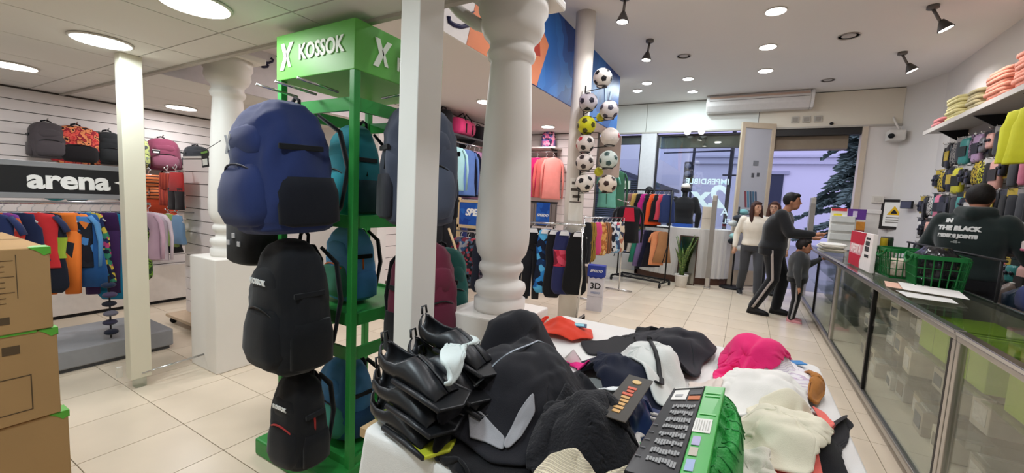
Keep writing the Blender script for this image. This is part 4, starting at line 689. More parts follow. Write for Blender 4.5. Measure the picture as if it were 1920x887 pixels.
# potted snake plant
pp = thing('potted_plant', 'snake plant in a white pot beside the black rack', 'plant', (-.92, 7.98, 0)); MB().lathe([(.085, 0), (.095, .01), (.115, .19), (.12, .2), (.12, .225), (.105, .225), (.1, .2), (.02, .195)]).build('pot', mat('e2ddd4', .4), pp, smooth=True); MB().lathe([(.1, .19), (.09, .205), (.01, .21)]).build('soil', mat('3a2e24', .95), pp, smooth=True)
LEAF = pat(['4f6b3a', '6f8c48', '3f5a34', 'a0a860'], 14, 'noise', .4, stretch=(1, 1, 3)); random.seed(4)
for k in range(11):
    a = k*2.4; H = random.uniform(.45, .78); L = random.uniform(.08, .24); mb = MB(); rg = []
    d = Vector((math.cos(a), math.sin(a), 0)); n_ = Vector((-math.sin(a), math.cos(a), 0))
    for i in range(9):
        s = i/8; c = Vector((0, 0, .2)) + d*(.03+L*s*s) + Vector((0, 0, H*s)); w_ = .03*(1-.15*s)*(1-s**6)+.001; rg.append([c-n_*w_, c+d*-.006, c+n_*w_, c+d*.008])
    mb.loft(rg); mb.build('leaf', LEAF, pp, smooth=True)
# window platform under a white cloth
wp = thing('window_platform', 'white cloth-covered display platform with a curved front', 'display platform', (0, 0, 0)); poly = [(-1.95, 9.1), (-1.95, 8.75)] + [(-1.05+.95*math.cos(a), 9.1-.75*math.sin(a)) for a in [PI-.35-i*(PI-.35)/16 for i in range(17)]]
def wave(p, z, k): return Vector((p[0]+.008*math.sin(k*2.1)*(1.1-z), p[1]+.014*math.sin(k*1.7)*(1.1-z), z))
pl_ = []
for i in range(len(poly)-1):
    for j_ in range(5): s = j_/5; pl_.append((poly[i][0]*(1-s)+poly[i+1][0]*s, poly[i][1]*(1-s)+poly[i+1][1]*s))
MB().loft([[wave(p, z, k) for k, p in enumerate(pl_)] for z in (.13, .4, .8, 1.03, 1.05)]).build('cloth_cover', cloth('e3e0dc', var=.04), wp, smooth=False); MB().prism([(a*.99-.012, b+.03) for a, b in poly], (0, 0, 0), (1, 0, 0), (0, 1, 0), (0, 0, .13)).build('plinth', mat('5b3f33', .6), wp)
t = thing('leaning_panel', 'dark brown leaning mirror panel behind the plant', 'mirror', (-.88, 8.25, .0)); MB().bb((-.16, 0, .0), (.16, .02, .92)).build('frame', mat('4a352a', .5), t, bevel=.004); MB().bb((-.14, -.003, .02), (.14, .0, .9)).build('mirror_glass', mat('8f8f8b', .08, 1.), t); t.rotation_euler = (-.06, 0, 0)
t = thing('card_box', 'tall beige carton standing on the window platform', 'box', (-.62, 8.62, 1.052)); MB().bb((-.1, -.08, 0), (.1, .08, .42)).build('carton', mat('cfc3b2', .7), t, bevel=.004); MB().bb((-.101, -.082, .2), (.101, -.079, .205)).build('seam', mat('9c907f', .7), t)
# exit gates
for x, y, h_, lab in ((-.5, 8.2, 1.68, 'silver anti-theft gate post in front of the window platform'), (.98, 8.75, 1.72, 'silver anti-theft gate post behind the man at the counter')):
    t = thing('security_gate', lab, 'security gate', (x, y, 0), group='anti-theft gates'); MB().bb((-.05, -.14, 0), (.05, .14, .03)).build('foot', ALU, t, bevel=.004); MB().bb((-.035, -.1, .03), (.035, .1, h_)).build('panel', mat('b9b3aa', .4, .3), t, bevel=.012); MB().bb((-.0365, -.104, .2), (.0365, -.098, h_-.1)).build('edge_strip', mat('8f8a83', .4), t)
# cap spinner by the door
t = thing('cap_spinner', 'black spinner rack of white and teal caps beside the open door', 'rack', (-.12, 8.55, 0)); MB().cyl((0, 0, 0), (0, 0, 1.5), .014).build('pole', BLACK, t, smooth=True); MB().lathe([(.2, 0), (.2, .025), (.03, .04)]).build('base', BLACK, t, smooth=True)
for k in range(7):
    z = .75+.11*k; a = k*2.2; c = Vector((.09*math.cos(a), .09*math.sin(a), z)); cp_ = MB(); cp_.sphere(c, (.085, .085, .055), 16, 8); cp_.build('cap', cloth(['e3e6e6', '2a2d33', '9fcfd0', '24262c', 'd8dcdc', '3a3f48', '7fb8bc', '1d1f24', 'e6e2dc'][k]), t, smooth=True); MB().tube([(0, 0, z), c], .005, 6).build('peg', BLACK, t)
# ================================================================ bargain table
ZT = .82
tb = thing('display_table', 'table draped in a white cloth, heaped with clothes', 'table', (0, 0, 0))
MB().bb((-.85, .73, ZT-.03), (.31, 2.08, ZT-.005)).build('tabletop', mat('b89a72', .6), tb)
for x in (-.8, .26):
    for y in (.8, 2.0): MB().bb((x-.02, y-.02, 0), (x+.02, y+.02, ZT-.03)).build('leg', GREYM, tb)
def rrect(x0, y0, x1, y1, r, n=6):
    P = []
    for cx, cy, a0 in ((x1-r, y1-r, 0), (x0+r, y1-r, PI/2), (x0+r, y0+r, PI), (x1-r, y0+r, 1.5*PI)):
        P += [(cx+r*math.cos(a0+i*PI/2/n), cy+r*math.sin(a0+i*PI/2/n)) for i in range(n+1)]
    Q = []
    for i in range(len(P)):
        a, b = P[i], P[(i+1) % len(P)]; L = math.hypot(a[0]-b[0], a[1]-b[1]); m = max(1, int(L/.06))
        Q += [(a[0]+(b[0]-a[0])*j/m, a[1]+(b[1]-a[1])*j/m) for j in range(m)]
    return Q
Q = rrect(-.835, .72, .32, 2.09, .03); cxm, cym = -.27, 1.4; rings = []
for z, g in ((ZT, -.03), (ZT, -.008), (ZT-.006, 0), (ZT-.03, .004), (ZT-.2, .012), (ZT-.45, .022), (.12, .03)):
    rg = []
    for k, (x, y) in enumerate(Q):
        d = Vector((x-cxm, (y-cym)*.6, 0)).normalized(); f = g*(1+.9*math.sin(k*1.05)+.5*math.sin(k*.37+1)) if g > .01 else g
        rg.append(Vector((x+d.x*f, y+d.y*f, z)))
    rings.append(rg)
MB().loft(rings).build('tablecloth', cloth('eceae6', var=.03, rough=.7), tb, smooth=True)
OUT = {
    'collar_a': [(-0.581, 0.852), (-0.550, 0.863), (-0.464, 0.834), (-0.452, 0.805), (-0.496, 0.805), (-0.537, 0.798)],
    'collar_b': [(-0.456, 0.814), (-0.458, 0.897), (-0.449, 0.962), (-0.423, 0.915), (-0.427, 0.847), (-0.441, 0.801)],
    'jacket_low': [(-0.694, 0.859), (-0.632, 0.922), (-0.496, 0.927), (-0.436, 1.035), (-0.427, 1.132), (-0.369, 0.920), (-0.355, 0.773), (-0.348, 0.667), (-0.425, 0.615), (-0.597, 0.733)],
    'red_bag': [(-0.893, 1.847), (-0.733, 1.884), (-0.611, 1.915), (-0.564, 1.790), (-0.617, 1.693), (-0.727, 1.680), (-0.836, 1.734)],
    'black_trousers': [(-0.558, 1.739), (-0.438, 1.970), (-0.347, 2.175), (-0.309, 2.138), (-0.313, 1.989), (-0.370, 1.741), (-0.492, 1.647)],
    'black_folded': [(-0.391, 1.928), (-0.318, 2.130), (-0.200, 2.182), (-0.065, 2.108), (-0.064, 1.898), (-0.117, 1.611), (-0.223, 1.574), (-0.327, 1.696)],
    'red_under': [(-0.041, 1.650), (0.053, 1.954), (0.223, 2.224), (0.198, 1.941), (0.122, 1.770), (0.044, 1.774)],
    'pink_hoodie': [(-0.071, 1.515), (-0.022, 1.913), (0.087, 2.114), (0.200, 2.072), (0.198, 1.907), (0.151, 1.758), (0.046, 1.640), (-0.028, 1.438), (-0.067, 1.440)],
    'white_stack': [(0.062, 1.697), (0.218, 2.153), (0.260, 2.227), (0.268, 1.766), (0.238, 1.632), (0.119, 1.657)],
    'brown_folded': [(0.251, 1.863), (0.288, 1.862), (0.286, 1.691), (0.266, 1.623), (0.235, 1.623)],
    'white_flat': [(-0.032, 1.544), (0.051, 1.660), (0.209, 1.668), (0.234, 1.525), (0.149, 1.444), (0.023, 1.375), (-0.023, 1.428)],
    'cream_hoodie': [(0.027, 1.273), (0.063, 1.383), (0.148, 1.469), (0.225, 1.451), (0.239, 1.315), (0.217, 1.205), (0.158, 1.136), (0.094, 1.128), (0.043, 1.141)],
    'coral': [(0.050, 1.225), (0.090, 1.258), (0.171, 1.244), (0.179, 1.171), (0.132, 1.158), (0.098, 1.148), (0.053, 1.171)],
    'coral_small': [(0.242, 1.574), (0.272, 1.570), (0.287, 1.479), (0.271, 1.423), (0.249, 1.425)],
    'black_right': [(0.269, 1.535), (0.322, 1.547), (0.305, 1.402), (0.271, 1.322), (0.260, 1.180), (0.130, 1.094), (0.102, 1.181), (0.189, 1.280), (0.239, 1.357)],
    'cream_low': [(0.035, 1.145), (0.098, 1.156), (0.129, 1.043), (0.033, 0.979)],
    'white_trousers': [(-0.376, 1.462), (-0.395, 1.646), (-0.353, 1.647), (-0.345, 1.754), (-0.235, 1.676), (-0.127, 1.468), (-0.118, 1.339), (-0.182, 1.311), (-0.260, 1.369), (-0.318, 1.423)],
    'navy_garment': [(-0.498, 1.467), (-0.459, 1.608), (-0.336, 1.543), (-0.191, 1.427), (-0.156, 1.276), (-0.213, 1.168), (-0.323, 1.225), (-0.400, 1.300)],
    'pink_small': [(-0.554, 1.468), (-0.433, 1.488), (-0.417, 1.353), (-0.476, 1.371)],
    'jacket': [(-0.613, 0.761), (-0.684, 0.912), (-0.735, 1.139), (-0.779, 1.499), (-0.613, 1.414), (-0.493, 1.355), (-0.400, 1.296), (-0.328, 1.206), (-0.318, 1.136), (-0.347, 1.038), (-0.359, 0.919), (-0.383, 0.821), (-0.447, 0.784), (-0.547, 0.798)],
    'black_mass': [(-0.706, 0.843), (-0.704, 0.971), (-0.475, 1.017), (-0.444, 1.096), (-0.378, 0.882), (-0.335, 0.751), (-0.451, 0.673), (-0.568, 0.714)],
    'mint_sleeve': [(-0.683, 0.800), (-0.762, 0.933), (-0.766, 1.054), (-0.692, 1.019), (-0.675, 0.916), (-0.627, 0.815), (-0.623, 0.762)],
    'knit': [(-0.373, 0.814), (-0.387, 0.925), (-0.382, 1.025), (-0.307, 1.021), (-0.209, 0.965), (-0.154, 0.907), (-0.154, 0.838), (-0.224, 0.808), (-0.310, 0.784)],
    'dark_green': [(-0.380, 1.053), (-0.332, 1.140), (-0.213, 1.063), (-0.139, 1.022), (-0.128, 0.858), (-0.173, 0.894), (-0.287, 1.002)],
    'striped_knit': [(-0.370, 0.800), (-0.339, 0.855), (-0.246, 0.884), (-0.175, 0.913), (-0.144, 0.835), (-0.333, 0.709)],
    'navy_shiny': [(-0.251, 1.107), (-0.230, 1.206), (-0.151, 1.239), (-0.130, 1.124), (-0.187, 1.046)],
    'white_bits': [(-0.334, 1.173), (-0.288, 1.206), (-0.244, 1.181), (-0.254, 1.136), (-0.310, 1.128)],
    'pink_scrunch': [(-0.121, 1.365), (-0.088, 1.434), (-0.052, 1.420), (-0.050, 1.344), (-0.097, 1.301)],
    'cream_strap': [(-0.168, 1.362), (-0.148, 1.487), (-0.063, 1.582), (-0.020, 1.528), (-0.030, 1.444), (-0.138, 1.349)],
    'green_mesh': [(-0.017, 1.312), (0.022, 1.266), (0.045, 1.143), (0.047, 1.037), (0.036, 0.940), (0.016, 0.860), (-0.032, 0.828), (-0.031, 1.062)],
}
def heap(key, name, label, z0, h, m, amp=.02, fr=9., ang=0., seed=1., peak=None, pw=2.2, cat='clothing', parent=None, aniso=2.2, sharp=.55):
    P = [Vector((max(a, -.83), b)) for a, b in OUT[key]]
    for _ in range(2):   # soften the outline
        P = [q for i in range(len(P)) for q in (P[i]*.75+P[(i+1) % len(P)]*.25, P[i]*.25+P[(i+1) % len(P)]*.75)]
    per = sum((P[i]-P[(i+1) % len(P)]).length for i in range(len(P))); N = 96; pts = []; step = per/N; i = 0; acc = 0.
    for k in range(N):
        t = k*step
        while acc+(P[i]-P[(i+1) % len(P)]).length < t and i < len(P)-1: acc += (P[i]-P[(i+1) % len(P)]).length; i += 1
        L = (P[i]-P[(i+1) % len(P)]).length; s = (t-acc)/L if L > 0 else 0; pts.append(P[i].lerp(P[(i+1) % len(P)], min(1, s)))
    c = Vector(peak) if peak else sum(pts, Vector((0, 0)))/N
    ca, sa = math.cos(ang), math.sin(ang); R = 26; rings = []
    for r_ in range(R+1):
        s = 1-r_/R*.985; rg = []
        for k, p in enumerate(pts):
            wob = 1+.1*s*s*noise.noise(Vector((p.x*14, p.y*14, seed)))
            q = c+(p-c)*s*wob; u = (q.x*ca+q.y*sa)*fr; v = (-q.x*sa+q.y*ca)*fr/aniso
            n1 = noise.noise(Vector((u, v, seed*3.7))); n2 = noise.noise(Vector((u*2.3+5, v*2.3, seed*1.3)))
            n3 = noise.noise(Vector((q.x*fr*.5, q.y*fr*.5, seed+9)))
            fold = (1-min(1, abs(n1)/sharp))**1.5*1.3 + .6*(1-min(1, abs(n2)/.4))**1.3 + n3*.9 - .6
            z = z0 + h*.85*max(0, 1-s**(pw*1.7))**.6 + amp*1.5*fold*(1-s**8)
            rg.append(Vector((q.x, q.y, max(z, z0+.001))))
        rings.append(rg)
    base = [Vector((p.x, p.y, z0)) for p in rings[0]]; rings = [[Vector((c.x+(p.x-c.x)*.9, c.y+(p.y-c.y)*.9, z0-.004)) for p in base], base] + rings
    o = MB().loft(rings).build(name, m, parent, smooth=True)
    if not parent: tag(o, label, cat, 'clothes heaped on the table')
    return o
import numpy as np
# height field of what already lies on the table, for draping cloth on it
GX0, GY0, GS = -1.05, .5, .01; HM = np.zeros((160, 175))
def gidx(x, y): return np.clip(((x-GX0)/GS).astype(int), 0, 159), np.clip(((y-GY0)/GS).astype(int), 0, 174)
gx, gy = np.meshgrid(GX0+GS*(np.arange(160)+.5), GY0+GS*(np.arange(175)+.5), indexing='ij')
HM[(gx > -.84) & (gx < .32) & (gy > .72) & (gy < 2.09)] = ZT
def mound(x, y, h, sx, sy=None, a=0.):
    global HM
    u = (gx-x)*math.cos(a)+(gy-y)*math.sin(a); v = -(gx-x)*math.sin(a)+(gy-y)*math.cos(a); sy = sy or sx
    HM = np.where(HM > .5, np.maximum(HM, ZT+h*np.exp(-((u/sx)**2+(v/sy)**2)**1.8)), HM)
def hm_block(x0, y0, x1, y1, z_): HM[(gx > x0) & (gx < x1) & (gy > y0) & (gy < y1)] = np.maximum(HM[(gx > x0) & (gx < x1) & (gy > y0) & (gy < y1)], z_)
def hsample(x, y):
    fx = np.clip((x-GX0)/GS-.5, 0, 158.99); fy = np.clip((y-GY0)/GS-.5, 0, 173.99); i = fx.astype(int); j = fy.astype(int); a = fx-i; b = fy-j
    return HM[i, j]*(1-a)*(1-b)+HM[i+1, j]*a*(1-b)+HM[i, j+1]*(1-a)*b+HM[i+1, j+1]*a*b
def drape(key, name, label, m, crump=1.2, n=38, seed=1, steps=95, drop=.05, thick=.005, parent=None, rough=.05, cat='clothing', bend=.14, grow=1.0):
    """let a sheet of cloth of the outline OUT[key] fall and crumple on the heap"""
    P = [Vector(p) for p in OUT[key]]; c = sum(P, Vector((0, 0)))/len(P)
    def radius(a):
        d = Vector((math.cos(a), math.sin(a))); best = 0
        for i in range(len(P)):
            p, q = P[i]-c, P[(i+1) % len(P)]-c; e = q-p; den = d.x*e.y-d.y*e.x
            if abs(den) < 1e-9: continue
            t_ = (p.x*e.y-p.y*e.x)/den; u_ = (p.x*d.y-p.y*d.x)/den
            if t_ > 0 and -1e-6 <= u_ <= 1+1e-6: best = max(best, t_)
        return best
    tab = np.array([radius(2*PI*k/180-PI) for k in range(181)])
    u, v = np.meshgrid(np.linspace(-1, 1, n), np.linspace(-1, 1, n), indexing='ij'); r_ = np.maximum(abs(u), abs(v)); rr_ = np.hypot(u, v)+1e-9
    sq = r_/rr_*(.55+.45*rr_/np.maximum(r_, 1e-9)/1.0) ; a = np.arctan2(v, u); rad = np.interp((a+PI)/(2*PI)*180, np.arange(181), tab)*r_*grow
    X = np.stack([c.x+np.cos(a)*rad, c.y+np.sin(a)*rad, np.zeros_like(u)], -1); rng = np.random.default_rng(seed)
    nz = np.zeros((n, n))
    for f_ in (3, 6, 11): q_ = rng.normal(size=(f_+2, f_+2)); gi = np.linspace(0, f_+.999, n); i0 = gi.astype(int); fr_ = gi-i0; A_ = q_[i0][:, i0]*(1-fr_)[:, None]*(1-fr_)[None]+q_[i0+1][:, i0]*fr_[:, None]*(1-fr_)[None]+q_[i0][:, i0+1]*(1-fr_)[:, None]*fr_[None]+q_[i0+1][:, i0+1]*fr_[:, None]*fr_[None]; nz += A_/f_
    rest = X.copy(); base = hsample(X[..., 0], X[..., 1]); X[..., 2] = np.maximum(base, base.max()*.6+base*.4)+drop+rough*nz; V = np.zeros_like(X)
    def cons(A, B, k):
        L = np.linalg.norm(rest[A]-rest[B], axis=-1)*crump; return A, B, L, k
    S_ = slice; CN = []
    for st in (0, 1):
        CN.append(cons((S_(st, n-1, 2), S_(None)), (S_(st+1, n, 2), S_(None)), 1.)); CN.append(cons((S_(None), S_(st, n-1, 2)), (S_(None), S_(st+1, n, 2)), 1.))
        CN.append(cons((S_(st, n-1, 2), S_(0, n-1)), (S_(st+1, n, 2), S_(1, n)), .45)); CN.append(cons((S_(st, n-1, 2), S_(1, n)), (S_(st+1, n, 2), S_(0, n-1)), .45))
    ar = np.arange(n-2)
    for st in (0, 1):
        idx = ar[(ar % 4)//2 == st]; CN.append(cons((idx, S_(None)), (idx+2, S_(None)), bend)); CN.append(cons((S_(None), idx), (S_(None), idx+2), bend))
    CN = [(A, B, np.minimum(L, L if k != bend else L), k) for A, B, L, k in CN]
    for step in range(steps):
        V[..., 2] -= 9.8/60; V *= .965; O_ = X.copy(); X = X+V/60
        for it in range(5):
            for A, B, L, k in CN:
                d = X[B]-X[A]; l = np.sqrt((d*d).sum(-1))+1e-9; cr = (d*((l-L)/l*.5*k)[..., None]); X[A] += cr; X[B] -= cr
            hz = hsample(X[..., 0], X[..., 1])+thick; hit = X[..., 2] < hz; X[..., 2] = np.where(hit, hz, X[..., 2])
        X[hit, :2] = X[hit, :2]*.2+O_[hit, :2]*.8; V = (X-O_)*60
        sp_ = np.sqrt((V*V).sum(-1)); V *= np.minimum(1, 1.5/np.maximum(sp_, 1e-6))[..., None]
    hz = hsample(X[..., 0], X[..., 1])+thick; X[..., 2] = np.maximum(X[..., 2], hz)
    for a_ in np.linspace(0, 1, 4):   # the cloth now lies on the heap too
        for b_ in np.linspace(0, 1, 4):
            Q_ = X[:-1, :-1]*(1-a_)*(1-b_)+X[1:, :-1]*a_*(1-b_)+X[:-1, 1:]*(1-a_)*b_+X[1:, 1:]*a_*b_; i, j = gidx(Q_[..., 0], Q_[..., 1]); np.maximum.at(HM, (i, j), Q_[..., 2]+thick*.4)
    mb = MB(); mb.add([tuple(p) for p in X.reshape(-1, 3)], [(i*n+j, (i+1)*n+j, (i+1)*n+j+1, i*n+j+1) for i in range(n-1) for j in range(n-1)])
    o = mb.build(name, m, parent, smooth=True); so = o.modifiers.new('thickness', 'SOLIDIFY'); so.thickness = thick; so.offset = 0; q = o.modifiers.new('smooth', 'SUBSURF'); q.levels = q.render_levels = 1
    if not parent: tag(o, label, cat, 'clothes heaped on the table')
    return o
def top(x, y): return float(hsample(np.array([x]), np.array([y]))[0])
def top_of(o, x, y): return min(o.data.vertices, key=lambda v: (v.co.x-x)**2+(v.co.y-y)**2-v.co.z*.001).co.z
for a in ((-.87, .73, -.69, .83, 1.0), (-.85, .84, -.7, .97, 1.03), (-.69, .73, -.6, .97, .9)): hm_block(*a)
mound(-.68, 1.26, .23, .1, .17, -.35); mound(-.55, 1.08, .17, .17, .2); mound(-.28, .94, .13, .11); mound(.08, 1.83, .13, .11); mound(-.25, 1.53, .11, .11); mound(.15, 1.3, .085, .1); mound(.1, 1.57, .07, .12); mound(-.32, 1.33, .1, .13); mound(-.7, 1.77, .055, .11); mound(-.2, 1.9, .07, .13); mound(-.25, 1.12, .11, .09); mound(.22, 1.75, .04, .08)
LN = np.array([[noise.noise(Vector((gx[i, j]*9, gy[i, j]*9, 3.3)))*1.+.6*noise.noise(Vector((gx[i, j]*23, gy[i, j]*23, 7.7))) for j in range(175)] for i in range(160)]); HM = np.where((HM > ZT+.008), np.maximum(ZT, HM+.03*LN*np.clip((HM-ZT)/.06, 0, 1)), HM)
BLK = cloth('1c1c20', rough=.75, sheen=.1); z = ZT
drape('red_bag', 'drawstring_bag', 'folded orange red bag with a blue label at the far side', cloth('e2452f'), 1.19, 30, 2)
drape('black_trousers', 'trousers', 'black trousers with a curled cuff at the far side of the heap', BLK, 1.30, 30, 3)
drape('black_folded', 'sweatshirt', 'folded black sweatshirt at the back of the table', cloth('29292f', sheen=.12), 1.17, 34, 4, thick=.012)
drape('red_under', 'tee_shirt', 'crimson tee shirt under the hot pink hoodie', cloth('c8203f'), 1.30, 30, 5, grow=1.05)
drape('white_stack', 'folded_shirt', 'white and lilac folded shirt at the right table edge', pat(['e9e6ea', 'dcd8e2', 'c9b8cc', 'efeded'], 30, 'stripe'), 1.14, 32, 7, thick=.012, grow=1.1)
drape('pink_hoodie', 'hoodie', 'hot pink hoodie on top at the far right of the table', cloth('ee2d78'), 1.41, 40, 6, thick=.008)
drape('brown_folded', 'folded_jumper', 'mustard brown folded jumper at the right table edge', cloth('b07436'), 1.23, 24, 8, thick=.012)
drape('black_right', 'leggings', 'black leggings hanging at the near right edge', BLK, 1.37, 36, 13)
drape('white_flat', 'tee_shirt', 'flat white tee shirt in the middle right of the table', cloth('f1efe9', var=.04), 1.11, 34, 9, thick=.01)
OUT['coral'] = [(a+.005, b-.035) for a, b in OUT['coral']]; OUT['cream_hoodie'] = [(a, b+.02) for a, b in OUT['cream_hoodie']]
drape('coral', 'vest_top', 'coral vest top under the cream sweatshirt', cloth('f5776c'), 1.37, 28, 11, grow=1.2)
drape('cream_hoodie', 'sweatshirt', 'crumpled cream sweatshirt near the right table edge', cloth('ece6cf', var=.06), 1.44, 42, 10, thick=.008)
drape('coral_small', 'ankle_sock', 'coral scrap of clothing at the right table corner', cloth('f5776c'), 1.30, 20, 12)
drape('cream_low', 'towel', 'cream towel beside the green mesh package', cloth('e9e4d6', var=.05), 1.30, 28, 14, thick=.01)
drape('navy_garment', 'track_jacket', 'very dark navy track jacket beside the white shorts', cloth('1b2032', sheen=.1), 1.37, 38, 16)
drape('white_trousers', 'shorts', 'white shorts with a black drawstring in the middle of the heap', cloth('e3e5e1', var=.05), 1.37, 38, 15, thick=.008)
drape('dark_green', 'polo_shirt', 'dark green-black polo shirt under the brand tag', cloth('20271f', sheen=.1), 1.37, 32, 17)
drape('navy_shiny', 'swim_shorts', 'shiny navy swim shorts beside the black package', mat('24345f', .35, var=.2, scale=12), 1.57, 30, 18)
drape('jacket_low', 'fleece', 'black fleece spilling over the near edge of the table', cloth('161619', sheen=.1), 1.23, 40, 19, thick=.008)
jk = drape('jacket', 'zip_jacket', 'large black zip jacket with grey collar tips crowning the heap', cloth('1f1f24', sheen=.12), 1.19, 46, 20, thick=.009, bend=.25)
drape('collar_a', 'collar_tip', '', cloth('98989c'), 1.10, 16, 31, parent=jk, drop=.01, rough=.004); drape('collar_b', 'collar_tip', '', cloth('98989c'), 1.10, 16, 32, parent=jk, drop=.01, rough=.004)
zx = [(-.6, .86), (-.587, .92), (-.575, .96), (-.56, 1.0), (-.557, 1.03), (-.553, 1.06), (-.54, 1.1), (-.53, 1.14), (-.515, 1.17), (-.5, 1.2), (-.485, 1.24), (-.47, 1.27)]; zv = [top_of(jk, x, y) for x, y in zx]; zv = [sum(zv[max(0, k-1):k+2])/len(zv[max(0, k-1):k+2]) for k in range(len(zv))]
zp = MB(); zp.tube([(x, y, v_+.012) for (x, y), v_ in zip(zx, zv)], .0045, 6, flat=.6); zp.build('zip', mat('8f98a2', .35, .6), jk, smooth=True)
zp = MB(); a = Vector((-.603, .85, top(-.603, .85)+.008)); zp.tube([a, a+Vector((-.012, -.022, -.004))], .006, 6, flat=.5); zp.build('zip_pull', mat('c0c4c8', .3, .8), jk, smooth=True)
hm_block(-.74, .74, -.6, 1.0, 1.02); OUT['mint_sleeve'] = [(a+.035, b) for a, b in OUT['mint_sleeve']]
drape('mint_sleeve', 'sweater', 'pale mint sleeve poking out between the fins and black jacket', cloth('cdd8d6'), 1.30, 28, 21, thick=.012)
drape('pink_small', 'bikini_top', 'magenta garment corner beside the orange red bag', cloth('ee1d86'), 1.14, 24, 22)
KN = cloth('1d1d21', bump=1., bscale=120, sheen=.15);
drape('knit', 'knit_cardigan', 'chunky black knitted cardigan at the near side', KN, 1.57, 42, 23, thick=.014)
OUT['striped_knit'] = [(a+.02, b-.03) for a, b in OUT['striped_knit']]
drape('striped_knit', 'striped_scarf', 'cream and brown striped knit at the very front', pat(['e6dcc2', 'b9a080', 'efe9da', '6a5648', 'd9cdb0'], 40, 'stripe', .9, stretch=(.6, 1, 1.6)), 1.50, 36, 24, thick=.014)
drape('cream_strap', 'camisole', 'pale cream camisole behind the black package', cloth('e8dacf'), 1.37, 28, 27); drape('pink_scrunch', 'scrunchie', 'deep pink scrunched garment behind the black package', cloth('d81c72'), 1.71, 26, 26); drape('white_bits', 'label_bundle', 'little bundle of white care labels on the navy jacket', cloth('eef0f0'), 1.44, 22, 25)
bl = thing('hang_tag', 'small blue label tag lying on the orange red bag', 'tag', (-.63, 1.8, top(-.63, 1.8)+.006), rot=(.1, 0, .3)); MB().bb((-.035, -.02, 0), (.035, .02, .003)).build('card', mat('2f4a6a', .5), bl); MB().bb((-.022, -.013, .003), (.022, .013, .0045)).build('window', mat('8fd0e0', .4), bl)
q = thing('hang_tag', 'bright blue tag sticking out of the white folded shirts', 'tag', (.24, 2.02, top(.24, 2.02)+.004), .6); MB().bb((-.025, -.02, 0), (.025, .02, .004)).build('card', mat('3a86c8', .5), q); MB().tube([(0, .02, .002), (.0, .05, -.002)], .0015, 5).build('string', PAPER, q)
ds = thing('drawstring', 'black flat drawstring lying on the white shorts', 'drawstring', (0, 0, 0)); MB().tube([(x, y, top(x, y)+.006) for x, y in ((-.27, 1.56), (-.25, 1.52), (-.235, 1.48), (-.215, 1.44), (-.2, 1.4), (-.19, 1.375), (-.185, 1.35), (-.19, 1.33), (-.2, 1.32))], .008, 8, flat=.4).build('cord', BLACK, ds, smooth=True); zz_ = top(-.27, 1.56)+.006; MB().cyl((-.27, 1.56, zz_), (-.275, 1.575, zz_), .01).build('cord_end', BLACK, ds, smooth=True)
q = thing('paper_card', 'small white folded card standing beside the magenta garment', 'card', (-.53, 1.47, top(-.53, 1.47)), .4); MB().prism([(-.035, 0), (.035, 0), (.0, .05)], (0, 0, 0), (1, 0, 0), (0, .3, .95), (0, -.0015, .0005)).build('front', PAPER, q); MB().prism([(-.035, 0), (.035, 0), (.0, .05)], (0, .03, 0), (1, 0, 0), (0, -.3, .95), (0, .0015, .0005)).build('back', PAPER, q)
# brand tag
bt = thing('brand_tag', 'dark brand tag with gold printing lying on the heap', 'tag', (-.22, 1.03, max(top(-.22, .95), top(-.22, 1.12), top(-.22, 1.03))+.006), rot=(.0, -.03, math.atan2(.25, .012))); MB().bb((-.125, -.034, 0), (.125, .034, .003)).build('card', mat('3a332a', .5), bt, bevel=.002); MB().lathe([(.012, .003), (.012, .005)], (.085, 0, 0)).build('emblem', mat('c8a468', .35, .5), bt)
for k in range(8): MB().bb((-.095+k*.019, -.009-.002*(k % 2), .003), (-.083+k*.019, .009+.003*(k % 3), .0045)).build('letter', mat('c89a5a' if k < 5 else 'c8583a', .4, .3), bt)
cl_ = thing('plastic_loop', 'white plastic tag loop beside the brand tag', 'tag loop', (-.165, 1.13, top(-.165, 1.13)+.008)); MB().tube([(.03*math.cos(a), .014*math.sin(a), 0) for a in [2*PI*i/16 for i in range(16)]], .005, 6, closed=True).build('loop', WHITE, cl_, smooth=True)
hk_ = thing('size_clip', 'white and green plastic size clip beside the black package', 'clip', (-.16, .99, top(-.16, .99)+.008), rot=(0, 0, .4)); MB().tube([(0, .06, 0), (-.012, .04, .004), (-.016, .0, .004), (-.006, -.04, 0)], [.012, .009, .008, .007], 8, flat=.4).build('clip_body', WHITE, hk_, smooth=True); MB().bb((-.012, -.03, .004), (.0, .01, .008)).build('green_insert', mat('4a9a5a', .4), hk_)
# black and green retail package with mesh bag
A = [Vector(p) for p in ((-.122, 1.112, .982), (-.052, 1.166, .986), (-.006, 1.19, .985), (-.155, .745, .955), (-.065, .75, .958), (-.02, .77, .955))]
pk = thing('retail_package', 'black and green printed package of a green mesh bag', 'package', (0, 0, 0)); D = Vector((0, 0, -.045))
def slab(a, b, c, d, m, name, par, t=D): P = [a, b, c, d]; mb = MB(); mb.loft([[p for p in P], [p+t for p in P]]); return mb.build(name, m, par, bevel=.002)
bk = slab(A[0], A[1], A[4], A[3], mat('1f1f21', .3, var=.05), 'black_face', pk); gn = slab(A[1], A[2], A[5], A[4], mat('3faa48', .3, var=.08, scale=8), 'green_face', pk)
def on(u, v, lift=.001, a=A[0], b=A[1], c=A[3], d=A[4]): return a.lerp(b, u).lerp(c.lerp(d, u), v)+Vector((0, 0, lift))
def patch(u0, v0, u1, v1, m, name, par, **k): P = [on(u0, v0, **k), on(u1, v0, **k), on(u1, v1, **k), on(u0, v1, **k)]; mb = MB(); mb.loft([P, [p+Vector((0, 0, .001)) for p in P]]); return mb.build(name, m, par)
